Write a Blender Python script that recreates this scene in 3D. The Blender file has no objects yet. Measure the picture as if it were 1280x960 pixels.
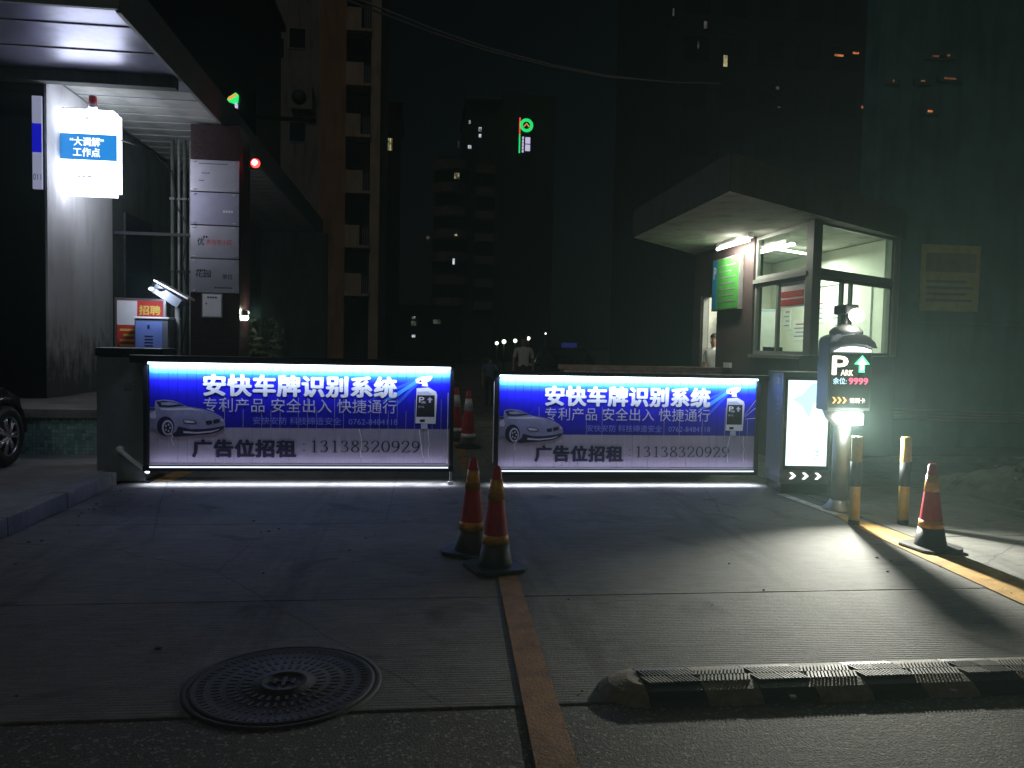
import bpy, bmesh, math, random
from mathutils import Vector, Matrix
random.seed(7)
S = bpy.context.scene
COL = S.collection
R = math.radians
PI = math.pi

# ------------------------------------------------------------------ camera
CAM_M = (Matrix.Rotation(-R(6.8), 4, 'Z') @ Matrix.Rotation(PI / 2 - R(2.86), 4, 'X') @ Matrix.Rotation(R(1.2), 4, 'Z'))
cd = bpy.data.cameras.new('camera'); cam = bpy.data.objects.new('camera', cd); COL.objects.link(cam)
cd.lens = 27; cd.sensor_width = 36; cd.clip_end = 2000; cd.clip_start = 0.05
cam.matrix_world = Matrix.Translation((0, 0, 1.5)) @ CAM_M
S.camera = cam
# ------------------------------------------------------------------ night sky, faint sun added for moon and street lamp glow
SUN_EL, SUN_AZ = R(48), R(200)
w = bpy.data.worlds.new('World'); S.world = w; w.use_nodes = True
nt = w.node_tree; nt.nodes.clear()
sk = nt.nodes.new('ShaderNodeTexSky'); sk.sky_type = 'NISHITA'; sk.sun_disc = False
sk.sun_elevation = SUN_EL; sk.sun_rotation = SUN_AZ; sk.dust_density = 2.0
bg = nt.nodes.new('ShaderNodeBackground'); bg.inputs['Strength'].default_value = 0.0005
wo = nt.nodes.new('ShaderNodeOutputWorld')
nt.links.new(sk.outputs[0], bg.inputs[0]); nt.links.new(bg.outputs[0], wo.inputs[0])
sd = bpy.data.lights.new('night_glow', 'SUN'); sd.energy = 0.11; sd.angle = R(14); sd.color = (1, 0.95, 0.86)
sun = bpy.data.objects.new('night_glow', sd); COL.objects.link(sun)
sun.rotation_euler = (PI / 2 - SUN_EL, 0, PI - SUN_AZ)
S.view_settings.view_transform = 'Standard'; S.view_settings.look = 'None'
S.view_settings.exposure = 0; S.view_settings.gamma = 1
try:
    S.cycles.use_denoising = True; S.cycles.max_bounces = 6; S.cycles.sample_clamp_indirect = 4
except Exception: pass


def at(x, y, Y):
    """the point on the plane Y that the photograph shows at x, y"""
    d = CAM_M.to_3x3() @ Vector(((x - 640) / 960, -(y - 480) / 960, -1))
    return Vector((0, 0, 1.5)) + d * (Y / d.y)

# ------------------------------------------------------------------ materials
def nodes(name):
    m = bpy.data.materials.new(name); m.use_nodes = True
    return m, m.node_tree, m.node_tree.nodes['Principled BSDF']

def mat(name, col, rough=0.6, metal=0.0, var=0.25, scale=6.0, bump=0.0, bscale=60.0, spec=0.5, stain=0.0, alpha=None):
    m, t, b = nodes(name); L = t.links.new
    b.inputs['Roughness'].default_value = rough; b.inputs['Metallic'].default_value = metal
    b.inputs['Specular IOR Level'].default_value = spec
    tc = t.nodes.new('ShaderNodeTexCoord')
    n = t.nodes.new('ShaderNodeTexNoise'); n.inputs['Scale'].default_value = scale; n.inputs['Detail'].default_value = 6
    n.inputs['Roughness'].default_value = 0.65
    L(tc.outputs['Object'], n.inputs['Vector'])
    cr = t.nodes.new('ShaderNodeValToRGB')
    a = [max(0, c * (1 - var)) for c in col]; c2 = [min(1, c * (1 + var)) for c in col]
    cr.color_ramp.elements[0].position = 0.3; cr.color_ramp.elements[1].position = 0.7
    cr.color_ramp.elements[0].color = (*a, 1); cr.color_ramp.elements[1].color = (*c2, 1)
    L(n.outputs['Fac'], cr.inputs['Fac'])
    out = cr.outputs['Color']
    if stain:
        n2 = t.nodes.new('ShaderNodeTexNoise'); n2.inputs['Scale'].default_value = 1.1; n2.inputs['Detail'].default_value = 8
        mp = t.nodes.new('ShaderNodeMapping'); mp.inputs['Scale'].default_value = (3, 3, 0.5)
        L(tc.outputs['Object'], mp.inputs['Vector']); L(mp.outputs['Vector'], n2.inputs['Vector'])
        r2 = t.nodes.new('ShaderNodeValToRGB'); r2.color_ramp.elements[0].position = 0.5; r2.color_ramp.elements[1].position = 0.68
        r2.color_ramp.elements[0].color = (0, 0, 0, 1); r2.color_ramp.elements[1].color = (stain, stain, stain, 1)
        L(n2.outputs['Fac'], r2.inputs['Fac'])
        mx = t.nodes.new('ShaderNodeMixRGB'); mx.inputs['Color2'].default_value = (col[0] * .25, col[1] * .24, col[2] * .2, 1)
        L(r2.outputs['Color'], mx.inputs['Fac']); L(out, mx.inputs['Color1']); out = mx.outputs['Color']
    L(out, b.inputs['Base Color'])
    rr = t.nodes.new('ShaderNodeMapRange'); rr.inputs['To Min'].default_value = max(0.02, rough - 0.1); rr.inputs['To Max'].default_value = min(1, rough + 0.12)
    L(n.outputs['Fac'], rr.inputs['Value']); L(rr.outputs[0], b.inputs['Roughness'])
    if bump:
        n3 = t.nodes.new('ShaderNodeTexNoise'); n3.inputs['Scale'].default_value = bscale; n3.inputs['Detail'].default_value = 4
        L(tc.outputs['Object'], n3.inputs['Vector'])
        bp = t.nodes.new('ShaderNodeBump'); bp.inputs['Strength'].default_value = bump; bp.inputs['Distance'].default_value = 0.01
        L(n3.outputs['Fac'], bp.inputs['Height']); L(bp.outputs['Normal'], b.inputs['Normal'])
    return m

def emit(name, col, strength, sample=False, base=(0.02, 0.02, 0.02)):
    m, t, b = nodes(name)
    b.inputs['Base Color'].default_value = (*base, 1)
    b.inputs['Emission Color'].default_value = (*col, 1); b.inputs['Emission Strength'].default_value = strength
    try: m.cycles.emission_sampling = 'AUTO' if sample else 'NONE'
    except Exception: pass
    return m

def patchyglow(name, col, strength):
    m = emit(name, col, strength); t = m.node_tree; b = t.nodes['Principled BSDF']
    n = t.nodes.new('ShaderNodeTexNoise'); n.inputs['Scale'].default_value = 2.3; n.inputs['Detail'].default_value = 3
    g = t.nodes.new('ShaderNodeNewGeometry'); t.links.new(g.outputs['Position'], n.inputs['Vector'])
    r = t.nodes.new('ShaderNodeMapRange'); r.inputs['From Min'].default_value = 0.36; r.inputs['From Max'].default_value = 0.64
    r.inputs['To Min'].default_value = strength * 0.12; r.inputs['To Max'].default_value = strength * 1.6
    t.links.new(n.outputs['Fac'], r.inputs['Value']); t.links.new(r.outputs[0], b.inputs['Emission Strength'])
    return m

def glass(name, tint=(0.9, 1.0, 0.95), a=0.12, rough=0.03):
    m, t, b = nodes(name); L = t.links.new
    tr = t.nodes.new('ShaderNodeBsdfTransparent'); tr.inputs[0].default_value = (*tint, 1)
    gl = t.nodes.new('ShaderNodeBsdfGlossy'); gl.inputs['Roughness'].default_value = rough
    n = t.nodes.new('ShaderNodeTexNoise'); n.inputs['Scale'].default_value = 3.0
    rg = t.nodes.new('ShaderNodeMapRange'); rg.inputs['To Min'].default_value = a * 0.6; rg.inputs['To Max'].default_value = a * 1.4
    mx = t.nodes.new('ShaderNodeMixShader')
    L(n.outputs['Fac'], rg.inputs['Value']); L(rg.outputs[0], mx.inputs[0]); L(tr.outputs[0], mx.inputs[1]); L(gl.outputs[0], mx.inputs[2])
    L(mx.outputs[0], t.nodes['Material Output'].inputs['Surface'])
    return m

def concrete(name, c1, c2, groove=True, grain=1.0, tint_scale=0.8, fleck=0.0):
    """cement paving: blotches, fine grit and a broomed finish across the lane"""
    m, t, b = nodes(name); L = t.links.new; N = t.nodes.new
    g = N('ShaderNodeNewGeometry')
    n1 = N('ShaderNodeTexNoise'); n1.inputs['Scale'].default_value = tint_scale; n1.inputs['Detail'].default_value = 10; n1.inputs['Roughness'].default_value = 0.72
    L(g.outputs['Position'], n1.inputs['Vector'])
    mp = N('ShaderNodeMapping'); mp.inputs['Scale'].default_value = (1.6, 9, 1)
    L(g.outputs['Position'], mp.inputs['Vector'])
    n2 = N('ShaderNodeTexNoise'); n2.inputs['Scale'].default_value = 3.0; n2.inputs['Detail'].default_value = 8; n2.inputs['Roughness'].default_value = 0.75
    L(mp.outputs[0], n2.inputs['Vector'])
    n3 = N('ShaderNodeTexNoise'); n3.inputs['Scale'].default_value = 130; n3.inputs['Detail'].default_value = 3
    L(g.outputs['Position'], n3.inputs['Vector'])
    a1 = N('ShaderNodeMath'); a1.operation = 'MULTIPLY_ADD'; a1.inputs[1].default_value = 0.5
    L(n2.outputs['Fac'], a1.inputs[0])
    h1 = N('ShaderNodeMath'); h1.operation = 'MULTIPLY'; h1.inputs[1].default_value = 0.5
    L(n1.outputs['Fac'], h1.inputs[0]); L(h1.outputs[0], a1.inputs[2])
    a2 = N('ShaderNodeMath'); a2.operation = 'MULTIPLY_ADD'; a2.inputs[1].default_value = 0.35 * grain
    L(n3.outputs['Fac'], a2.inputs[0]); L(a1.outputs[0], a2.inputs[2])
    cr = N('ShaderNodeValToRGB'); cr.color_ramp.elements[0].position = 0.5; cr.color_ramp.elements[1].position = 0.85
    cr.color_ramp.elements[0].color = (*c1, 1); cr.color_ramp.elements[1].color = (*c2, 1)
    L(a2.outputs[0], cr.inputs['Fac'])
    col = cr.outputs['Color']
    if fleck:
        vo = N('ShaderNodeTexVoronoi'); vo.inputs['Scale'].default_value = 90
        L(g.outputs['Position'], vo.inputs['Vector'])
        fr = N('ShaderNodeValToRGB'); fr.color_ramp.elements[0].position = 0.86; fr.color_ramp.elements[1].position = 0.95
        sx = N('ShaderNodeSeparateColor'); L(vo.outputs['Color'], sx.inputs[0]); L(sx.outputs[0], fr.inputs['Fac'])
        mx = N('ShaderNodeMixRGB'); mx.inputs['Color2'].default_value = (fleck, fleck, fleck * .92, 1)
        L(fr.outputs['Color'], mx.inputs['Fac']); L(col, mx.inputs['Color1']); col = mx.outputs['Color']
    if groove:
        # tyre rubber along the wheel paths, oil spots and worn patches
        xs_ = N('ShaderNodeSeparateXYZ'); L(g.outputs['Position'], xs_.inputs[0])
        wt = N('ShaderNodeMath'); wt.operation = 'PINGPONG'; wt.inputs[1].default_value = 0.82; L(xs_.outputs[0], wt.inputs[0])
        tr = N('ShaderNodeMapRange'); tr.interpolation_type = 'SMOOTHSTEP'; tr.inputs['From Min'].default_value = 0.35; tr.inputs['From Max'].default_value = 0.75
        L(wt.outputs[0], tr.inputs['Value'])
        mt = N('ShaderNodeMapping'); mt.inputs['Scale'].default_value = (3.5, 0.45, 1); L(g.outputs['Position'], mt.inputs[0])
        nt_ = N('ShaderNodeTexNoise'); nt_.inputs['Scale'].default_value = 1.6; nt_.inputs['Detail'].default_value = 9; nt_.inputs['Roughness'].default_value = 0.7; L(mt.outputs[0], nt_.inputs['Vector'])
        tf = N('ShaderNodeMapRange'); tf.inputs['From Min'].default_value = 0.45; tf.inputs['From Max'].default_value = 0.72; L(nt_.outputs['Fac'], tf.inputs['Value'])
        tm = N('ShaderNodeMath'); tm.operation = 'MULTIPLY'; L(tr.outputs[0], tm.inputs[0]); L(tf.outputs[0], tm.inputs[1])
        tm2 = N('ShaderNodeMath'); tm2.operation = 'MULTIPLY'; tm2.inputs[1].default_value = 0.7; L(tm.outputs[0], tm2.inputs[0])
        m1 = N('ShaderNodeMixRGB'); m1.inputs['Color2'].default_value = (0.03, 0.03, 0.03, 1); L(tm2.outputs[0], m1.inputs['Fac']); L(col, m1.inputs['Color1'])
        no = N('ShaderNodeTexNoise'); no.inputs['Scale'].default_value = 1.9; no.inputs['Detail'].default_value = 5; no.inputs['Distortion'].default_value = 0.6; L(g.outputs['Position'], no.inputs['Vector'])
        of = N('ShaderNodeMapRange'); of.inputs['From Min'].default_value = 0.60; of.inputs['From Max'].default_value = 0.70; of.inputs['To Max'].default_value = 0.65; L(no.outputs['Fac'], of.inputs['Value'])
        m2 = N('ShaderNodeMixRGB'); m2.inputs['Color2'].default_value = (0.035, 0.034, 0.03, 1); L(of.outputs[0], m2.inputs['Fac']); L(m1.outputs[0], m2.inputs['Color1'])
        vc = N('ShaderNodeTexVoronoi'); vc.feature = 'DISTANCE_TO_EDGE'; vc.inputs['Scale'].default_value = 0.30
        mc = N('ShaderNodeMixRGB'); mc.inputs['Fac'].default_value = 0.12; L(g.outputs['Position'], mc.inputs['Color1']); L(nt_.outputs['Color'], mc.inputs['Color2']); L(mc.outputs[0], vc.inputs['Vector'])
        cf = N('ShaderNodeMapRange'); cf.inputs['From Min'].default_value = 0.0; cf.inputs['From Max'].default_value = 0.0022; cf.inputs['To Min'].default_value = 0.6; cf.inputs['To Max'].default_value = 0.0; L(vc.outputs['Distance'], cf.inputs['Value'])
        m3 = N('ShaderNodeMixRGB'); m3.inputs['Color2'].default_value = (0.02, 0.02, 0.018, 1); L(cf.outputs[0], m3.inputs['Fac']); L(m2.outputs[0], m3.inputs['Color1'])
        col = m3.outputs[0]
    L(col, b.inputs['Base Color'])
    b.inputs['Roughness'].default_value = 0.78; b.inputs['Specular IOR Level'].default_value = 0.3
    bp = N('ShaderNodeBump'); bp.inputs['Strength'].default_value = 0.55; bp.inputs['Distance'].default_value = 0.006
    hh = N('ShaderNodeMath'); hh.operation = 'MULTIPLY_ADD'; hh.inputs[1].default_value = 0.9 * grain
    L(n3.outputs['Fac'], hh.inputs[0]); L(n2.outputs['Fac'], hh.inputs[2])
    last = hh.outputs[0]
    if groove:
        mw = N('ShaderNodeMapping'); mw.inputs['Rotation'].default_value = (0, 0, 0.03)
        L(g.outputs['Position'], mw.inputs['Vector'])
        wv = N('ShaderNodeTexWave'); wv.bands_direction = 'Y'; wv.inputs['Scale'].default_value = 13
        wv.inputs['Distortion'].default_value = 1.2; wv.inputs['Detail'].default_value = 3; wv.inputs['Detail Scale'].default_value = 2
        L(mw.outputs[0], wv.inputs['Vector'])
        mk = N('ShaderNodeMath'); mk.operation = 'MULTIPLY'; L(wv.outputs['Fac'], mk.inputs[0]); L(n1.outputs['Fac'], mk.inputs[1])
        ad = N('ShaderNodeMath'); ad.operation = 'MULTIPLY_ADD'; ad.inputs[1].default_value = 0.9
        L(mk.outputs[0], ad.inputs[0]); L(last, ad.inputs[2]); last = ad.outputs[0]
    L(last, bp.inputs['Height']); L(bp.outputs['Normal'], b.inputs['Normal'])
    return m

M = {}
M['slab'] = concrete('cement_paving', (0.06, 0.06, 0.056), (0.23, 0.23, 0.215))
M['asphalt'] = concrete('road_asphalt', (0.035, 0.035, 0.03), (0.10, 0.098, 0.085), groove=False, grain=1.6, tint_scale=1.4, fleck=0.22)
M['kerb'] = concrete('kerb_concrete', (0.10, 0.10, 0.10), (0.30, 0.30, 0.29), groove=False, grain=1.3, tint_scale=2.5)
M['yellow'] = mat('yellow_road_paint', (0.38, 0.215, 0.04), 0.7, var=0.4, scale=9, bump=0.3, bscale=90, stain=0.6)
M['worn_dim'] = mat('worn_dimmed_road_paint', (0.24, 0.115, 0.04), 0.75, var=0.4, scale=9, bump=0.3, bscale=90, stain=0.7)  # yellow line paint, dim light put in as darker orange
M['white_paint'] = mat('white_road_paint', (0.5, 0.5, 0.46), 0.7, var=0.4, scale=9, stain=0.7)
M['black'] = mat('black_painted_steel', (0.012, 0.012, 0.015), 0.38, 0.2)
M['cabinet'] = mat('charcoal_powder_coat', (0.20, 0.225, 0.23), 0.5, 0.0, var=0.15, bump=0.05, bscale=300)
M['kiosk'] = mat('grey_powder_coat', (0.16, 0.18, 0.21), 0.45, 0.2, var=0.12, bump=0.05, bscale=300)
M['steel'] = mat('brushed_steel', (0.55, 0.55, 0.57), 0.32, 0.9, var=0.1)
M['polesteel'] = mat('dull_pole_steel', (0.30, 0.30, 0.30), 0.45, 0.6, var=0.15, bump=0.05)
M['whiteplaster'] = mat('white_plaster', (0.74, 0.75, 0.76), 0.85, var=0.06, scale=3, bump=0.15, bscale=40, stain=0.3)
def foot_dirt(m, z0, z1):
    t = m.node_tree; L = t.links.new; N = t.nodes.new; b = t.nodes['Principled BSDF']; src = b.inputs['Base Color'].links[0].from_socket
    g = N('ShaderNodeNewGeometry'); sp = N('ShaderNodeSeparateXYZ'); L(g.outputs['Position'], sp.inputs[0])
    mp = N('ShaderNodeMapping'); mp.inputs['Scale'].default_value = (3, 3, 1.1); L(g.outputs['Position'], mp.inputs[0])
    n = N('ShaderNodeTexNoise'); n.inputs['Scale'].default_value = 2.2; n.inputs['Detail'].default_value = 8; n.inputs['Roughness'].default_value = .7; L(mp.outputs[0], n.inputs['Vector'])
    r = N('ShaderNodeMapRange'); r.inputs['From Min'].default_value = z0; r.inputs['From Max'].default_value = z1; r.inputs['To Min'].default_value = .42; r.inputs['To Max'].default_value = -.25; L(sp.outputs[2], r.inputs['Value'])
    a = N('ShaderNodeMath'); a.operation = 'ADD'; L(n.outputs['Fac'], a.inputs[0]); L(r.outputs[0], a.inputs[1])
    f = N('ShaderNodeMapRange'); f.inputs['From Min'].default_value = .52; f.inputs['From Max'].default_value = .78; f.inputs['To Max'].default_value = .85; L(a.outputs[0], f.inputs['Value'])
    mx = N('ShaderNodeMixRGB'); mx.inputs['Color2'].default_value = (.07, .075, .08, 1); L(f.outputs[0], mx.inputs['Fac']); L(src, mx.inputs['Color1']); L(mx.outputs[0], b.inputs['Base Color'])
foot_dirt(M['whiteplaster'], 0.6, 2.2)
M['soffit'] = mat('canopy_soffit_panel', (0.36, 0.36, 0.48), 0.30, 0.5, var=0.1, scale=2, stain=0.3)
M['awning'] = mat('awning_sheet', (0.42, 0.44, 0.40), 0.5, 0.0, var=0.15, scale=2, stain=0.4)
M['greywall'] = mat('grey_green_render', (0.10, 0.115, 0.10), 0.85, var=0.25, scale=3, bump=0.15, stain=0.5)
M['darkglass'] = mat('dark_facade_glass', (0.006, 0.007, 0.010), 0.08, 0.0, var=0.1, spec=0.6)
M['darkwall'] = mat('dark_wall_tile', (0.02, 0.022, 0.026), 0.6, var=0.3)
M['granite'] = mat('polished_maroon_granite', (0.026, 0.012, 0.013), 0.22, var=0.45, scale=55)
M['red'] = mat('red_plastic', (0.42, 0.012, 0.025), 0.45, var=0.3, scale=9, bump=0.12, bscale=35, stain=0.5)
M['rubber'] = mat('black_rubber', (0.014, 0.014, 0.015), 0.55, var=0.3, scale=20, bump=0.2, bscale=120)
M['band'] = mat('amber_reflective_sheet', (0.60, 0.27, 0.03), 0.4, var=0.35, scale=22, bump=0.15, bscale=70, stain=0.55)
M['whiteband'] = mat('white_reflective_sheet', (0.7, 0.7, 0.68), 0.35, var=0.15, scale=25)
M['tealtile'] = None
M['white'] = mat('white_paint', (0.75, 0.75, 0.76), 0.45, var=0.06)
M['paper'] = mat('white_paper', (0.72, 0.72, 0.72), 0.8, var=0.05)
M['ink'] = mat('black_print', (0.008, 0.008, 0.012), 0.7, var=0.1)
M['redprint'] = mat('red_print', (0.55, 0.04, 0.03), 0.6, var=0.12)
M['gold'] = mat('gold_print', (0.75, 0.55, 0.10), 0.6, var=0.1)
M['bluebox'] = mat('blue_label_panel', (0.16, 0.24, 0.60), 0.5, var=0.08)
M['whiteprint'] = mat('white_print', (0.82, 0.82, 0.82), 0.6, var=0.03)
M['lilacprint'] = mat('silver_print', (0.55, 0.55, 0.66), 0.6, var=0.10, scale=14)
M['seamleak'] = mat('pale_seam_leak', (0.48, 0.48, 0.58), 0.5, var=0.2, scale=20)
M['carprint'] = mat('silver_blue_print', (0.25, 0.25, 0.40), 0.6, var=0.2, scale=10)
M['navyprint'] = mat('navy_print', (0.012, 0.012, 0.05), 0.6, var=0.2)
M['rayprint'] = mat('pale_blue_print', (0.05, 0.30, 0.85), 0.6, var=0.15)
M['midprint'] = mat('mid_blue_print', (0.02, 0.10, 0.80), 0.6, var=0.15)
M['faintprint'] = mat('dim_blue_white_print', (0.22, 0.26, 0.75), 0.6, var=0.05)
M['kickplate'] = mat('brown_tile', (0.42, 0.27, 0.19), 0.6, var=0.3, scale=14)
M['boothwall'] = mat('maroon_wall_tile', (0.075, 0.05, 0.05), 0.55, var=0.2)
M['boothconc'] = mat('painted_concrete_roof', (0.40, 0.40, 0.36), 0.85, var=0.12, scale=2.5, bump=0.1, stain=0.5)
M['fascia'] = mat('weathered_brown_fascia', (0.055, 0.05, 0.046), 0.8, var=0.3, stain=0.4)
M['alu'] = mat('grey_window_aluminium', (0.27, 0.28, 0.26), 0.5, 0.2, var=0.12)
M['cream'] = mat('cream_interior_paint', (0.70, 0.70, 0.61), 0.8, var=0.05)
M['green_sign'] = mat('green_sign_face', (0.07, 0.34, 0.06), 0.5, var=0.12)
M['blue_sign'] = mat('blue_sign_face', (0.03, 0.28, 0.5), 0.5, var=0.1)
M['glass'] = glass('window_glass')
M['rightwall'] = mat('glow_teal_render', (0.065, 0.18, 0.17), 0.8, var=0.3, scale=1.5, bump=0.1, stain=0.5)  # teal stands for green lamp glow and flare, put into the colour
M['poster'] = mat('faded_yellow_poster', (0.60, 0.55, 0.20), 0.7, var=0.2)
M['stone'] = mat('rubble_stone', (0.16, 0.165, 0.14), 0.9, var=0.4, scale=9, bump=0.5, bscale=40)
M['soil'] = mat('dry_soil', (0.10, 0.10, 0.08), 0.95, var=0.5, scale=6, bump=0.8, bscale=30)
M['iron'] = mat('cast_iron', (0.035, 0.037, 0.046), 0.7, 0.1, var=0.3, scale=18, bump=0.3, bscale=80)
M['aptwall'] = mat('apartment_grey_render', (0.26, 0.25, 0.22), 0.9, var=0.2, scale=0.6, stain=0.5)
M['aptorange'] = mat('apartment_orange_render', (0.40, 0.21, 0.11), 0.9, var=0.2, scale=0.8, stain=0.4)
M['aptpale'] = mat('apartment_pale_render', (0.5, 0.38, 0.27), 0.9, var=0.2, scale=0.8, stain=0.4)
M['farwall'] = mat('far_block_render', (0.12, 0.10, 0.085), 0.9, var=0.2, scale=0.5)
M['dimwall'] = mat('far_dark_render', (0.014, 0.017, 0.017), 0.9, var=0.2, scale=0.5)
M['winpane'] = mat('dark_window_pane', (0.01, 0.012, 0.014), 0.1, var=0.1)
M['carpaint'] = mat('black_car_paint', (0.012, 0.013, 0.02), 0.16, 0.3, var=0.1)
M['alloy'] = mat('alloy_wheel_metal', (0.6, 0.6, 0.62), 0.28, 0.85, var=0.08)
M['skin'] = mat('skin', (0.35, 0.2, 0.14), 0.6, var=0.08)
M['hair'] = mat('black_hair', (0.012, 0.010, 0.010), 0.5)
M['shirt'] = mat('pale_shirt_cloth', (0.7, 0.7, 0.64), 0.9, var=0.08)
M['blueshirt'] = mat('blue_shirt_cloth', (0.12, 0.17, 0.26), 0.9, var=0.1)
M['trousers'] = mat('dark_trouser_cloth', (0.03, 0.03, 0.04), 0.9, var=0.15)
M['leaf'] = mat('dark_leaf', (0.03, 0.05, 0.02), 0.6, var=0.4, scale=20)
M['bark'] = mat('stem_bark', (0.06, 0.045, 0.03), 0.9, var=0.3)
M['cable'] = mat('cable_sheath', (0.012, 0.012, 0.012), 0.6)
M['wire'] = mat('overhead_wire_sheath', (0.75, 0.73, 0.68), 0.6)
M['wood'] = mat('worn_brown_wood', (0.12, 0.07, 0.045), 0.7, var=0.3)
# emitters
M['led'] = emit('led_strip_cool', (0.72, 0.86, 1.0), 9, base=(.8, .8, .8))
M['ledlow'] = emit('led_strip_lower', (0.74, 0.80, 1.0), 1.6, base=(.8, .8, .8))
M['lightbox'] = emit('lightbox_white_face', (0.82, 0.86, 1.0), 7.5, True)
M['lightboxblue'] = emit('lightbox_blue_face', (0.02, 0.27, 0.78), 1.0)
M['lightboxink'] = emit('lightbox_grey_print', (0.6, 0.62, 0.8), 0.8)
M['lightboxpale'] = emit('lightbox_pale_print', (0.75, 0.78, 0.95), 0.95)
M['lightboxtext'] = emit('lightbox_white_text', (0.95, 0.97, 1.0), 1.6)
M['screen'] = emit('advert_screen', (0.78, 0.97, 1.0), 1.7, True)
M['screenink'] = emit('advert_screen_print', (0.35, 0.5, 0.55), 0.8)
M['screenred'] = emit('advert_screen_red', (0.85, 0.35, 0.4), 0.9)
M['screenteal'] = emit('advert_screen_teal', (0.60, 0.95, 1.0), 1.15)
M['lamp'] = emit('white_lamp', (1.0, 1.0, 0.86), 20)
M['visor'] = emit('visor_lamp', (0.95, 1.0, 0.95), 2.6)
M['warmwhite'] = emit('lit_white_letters', (1.0, 0.95, 0.72), 2.2)
M['chevronwhite'] = emit('lit_white_chevron', (0.95, 1.0, 0.95), 1.8)
M['ledgreen'] = emit('green_led', (0.05, 1.0, 0.22), 7, True)
M['ledgreencore'] = emit('green_led_core', (0.70, 1.0, 0.75), 5)
M['ledred'] = emit('red_led', (1.0, 0.10, 0.22), 2.2)
M['ledblue'] = emit('blue_white_led', (0.55, 0.85, 1.0), 1.7)
M['ledamber'] = emit('amber_led', (1.0, 0.50, 0.12), 1.9)
M['redlamp'] = emit('red_lamp_lens', (1.0, 0.035, 0.03), 6, True)
M['redcore'] = emit('red_lamp_core', (1.0, 0.62, 0.6), 9)
M['tube'] = emit('fluorescent_tube', (1.0, 1.0, 0.86), 9)
M['neon_green'] = emit('green_neon', (0.02, 0.95, 0.22), 1.0)
M['neon_orange'] = emit('orange_neon', (1.0, 0.45, 0.08), 0.9)
M['neon_red'] = emit('red_neon', (1.0, 0.12, 0.05), 1.0)
M['neon_lilac'] = emit('lilac_neon', (0.72, 0.66, 0.95), 0.9)
M['litwin_white'] = patchyglow('lit_window_white', (0.8, 0.9, 1.0), 0.75)
M['litwin_warm'] = patchyglow('lit_window_warm', (0.75, 0.68, 0.36), 0.45)
M['litwin_dim'] = patchyglow('lit_window_dim', (0.5, 0.5, 0.42), 0.08)
M['glintslit'] = patchyglow('orange_glint_slit', (1.0, 0.30, 0.10), 0.55)  # window reflections drawn as glowing orange panes
M['glintslit_dim'] = patchyglow('orange_faint_glint', (1.0, 0.35, 0.18), 0.12)
M['globe'] = emit('lamp_globe', (1.0, 1.0, 0.85), 2.5)
M['litfill'] = emit('camera_fill_lamp', (0.6, 0.75, 1.0), 1.6)
M['plateblue'] = emit('blue_roof_lamp', (0.06, 0.08, 0.45), 0.14)

def mosaic():
    m, t, b = nodes('teal_mosaic_tile'); L = t.links.new; N = t.nodes.new
    tc = N('ShaderNodeTexCoord'); mp = N('ShaderNodeMapping'); mp.inputs['Rotation'].default_value = (PI / 2, 0, 0)
    L(tc.outputs['Object'], mp.inputs[0])
    br = N('ShaderNodeTexBrick'); br.offset = 0; br.inputs['Scale'].default_value = 24
    br.inputs['Color1'].default_value = (0.14, 0.33, 0.31, 1); br.inputs['Color2'].default_value = (0.45, 0.68, 0.64, 1); br.inputs['Mortar'].default_value = (0.25, 0.30, 0.30, 1)
    br.inputs['Brick Width'].default_value = 1; br.inputs['Row Height'].default_value = 1; br.inputs['Mortar Size'].default_value = 0.06
    L(mp.outputs[0], br.inputs['Vector']); L(br.outputs['Color'], b.inputs['Base Color']); b.inputs['Roughness'].default_value = 0.3
    bp = N('ShaderNodeBump'); bp.inputs['Strength'].default_value = 0.5; bp.inputs['Distance'].default_value = 0.004; bp.invert = True
    L(br.outputs['Fac'], bp.inputs['Height']); L(bp.outputs[0], b.inputs['Normal'])
    return m
M['tealtile'] = mosaic()

def slatprint():
    """printed sheet: cyan upper edge with strip glare painted in, royal blue field, lilac grey lower field"""
    m, t, b = nodes('printed_banner_sheet'); L = t.links.new; N = t.nodes.new
    tc = N('ShaderNodeTexCoord'); sp = N('ShaderNodeSeparateXYZ'); L(tc.outputs['Generated'], sp.inputs[0])
    cr = N('ShaderNodeValToRGB'); e = cr.color_ramp.elements
    e[0].position = 0; e[0].color = (0.38, 0.36, 0.45, 1); e[1].position = 0.362; e[1].color = (0.38, 0.36, 0.45, 1)
    for p, c in ((0.366, (0.010, 0.006, 0.32)), (0.60, (0.011, 0.007, 0.55)), (0.84, (0.012, 0.012, 0.80)), (0.905, (0.02, 0.15, 0.88)), (0.95, (0.12, 0.5, 0.92)), (1.0, (0.4, 0.75, 0.95))):  # cyan top stops hold the print and painted glare of the strip
        k = e.new(p); k.color = (*c, 1)
    L(sp.outputs['Z'], cr.inputs['Fac'])
    n = N('ShaderNodeTexNoise'); n.inputs['Scale'].default_value = 5; n.inputs['Detail'].default_value = 8
    g = N('ShaderNodeNewGeometry'); L(g.outputs['Position'], n.inputs['Vector'])
    r2 = N('ShaderNodeMapRange'); r2.inputs['To Min'].default_value = 0.78; r2.inputs['To Max'].default_value = 1.18; L(n.outputs['Fac'], r2.inputs['Value'])
    mx = N('ShaderNodeMixRGB'); mx.blend_type = 'MULTIPLY'; mx.inputs['Fac'].default_value = 1
    L(cr.outputs['Color'], mx.inputs['Color1']); L(r2.outputs[0], mx.inputs['Color2'])
    L(mx.outputs['Color'], b.inputs['Base Color']); b.inputs['Roughness'].default_value = 0.55; b.inputs['Specular IOR Level'].default_value = 0.25
    return m
M['slatprint'] = slatprint()

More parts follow.
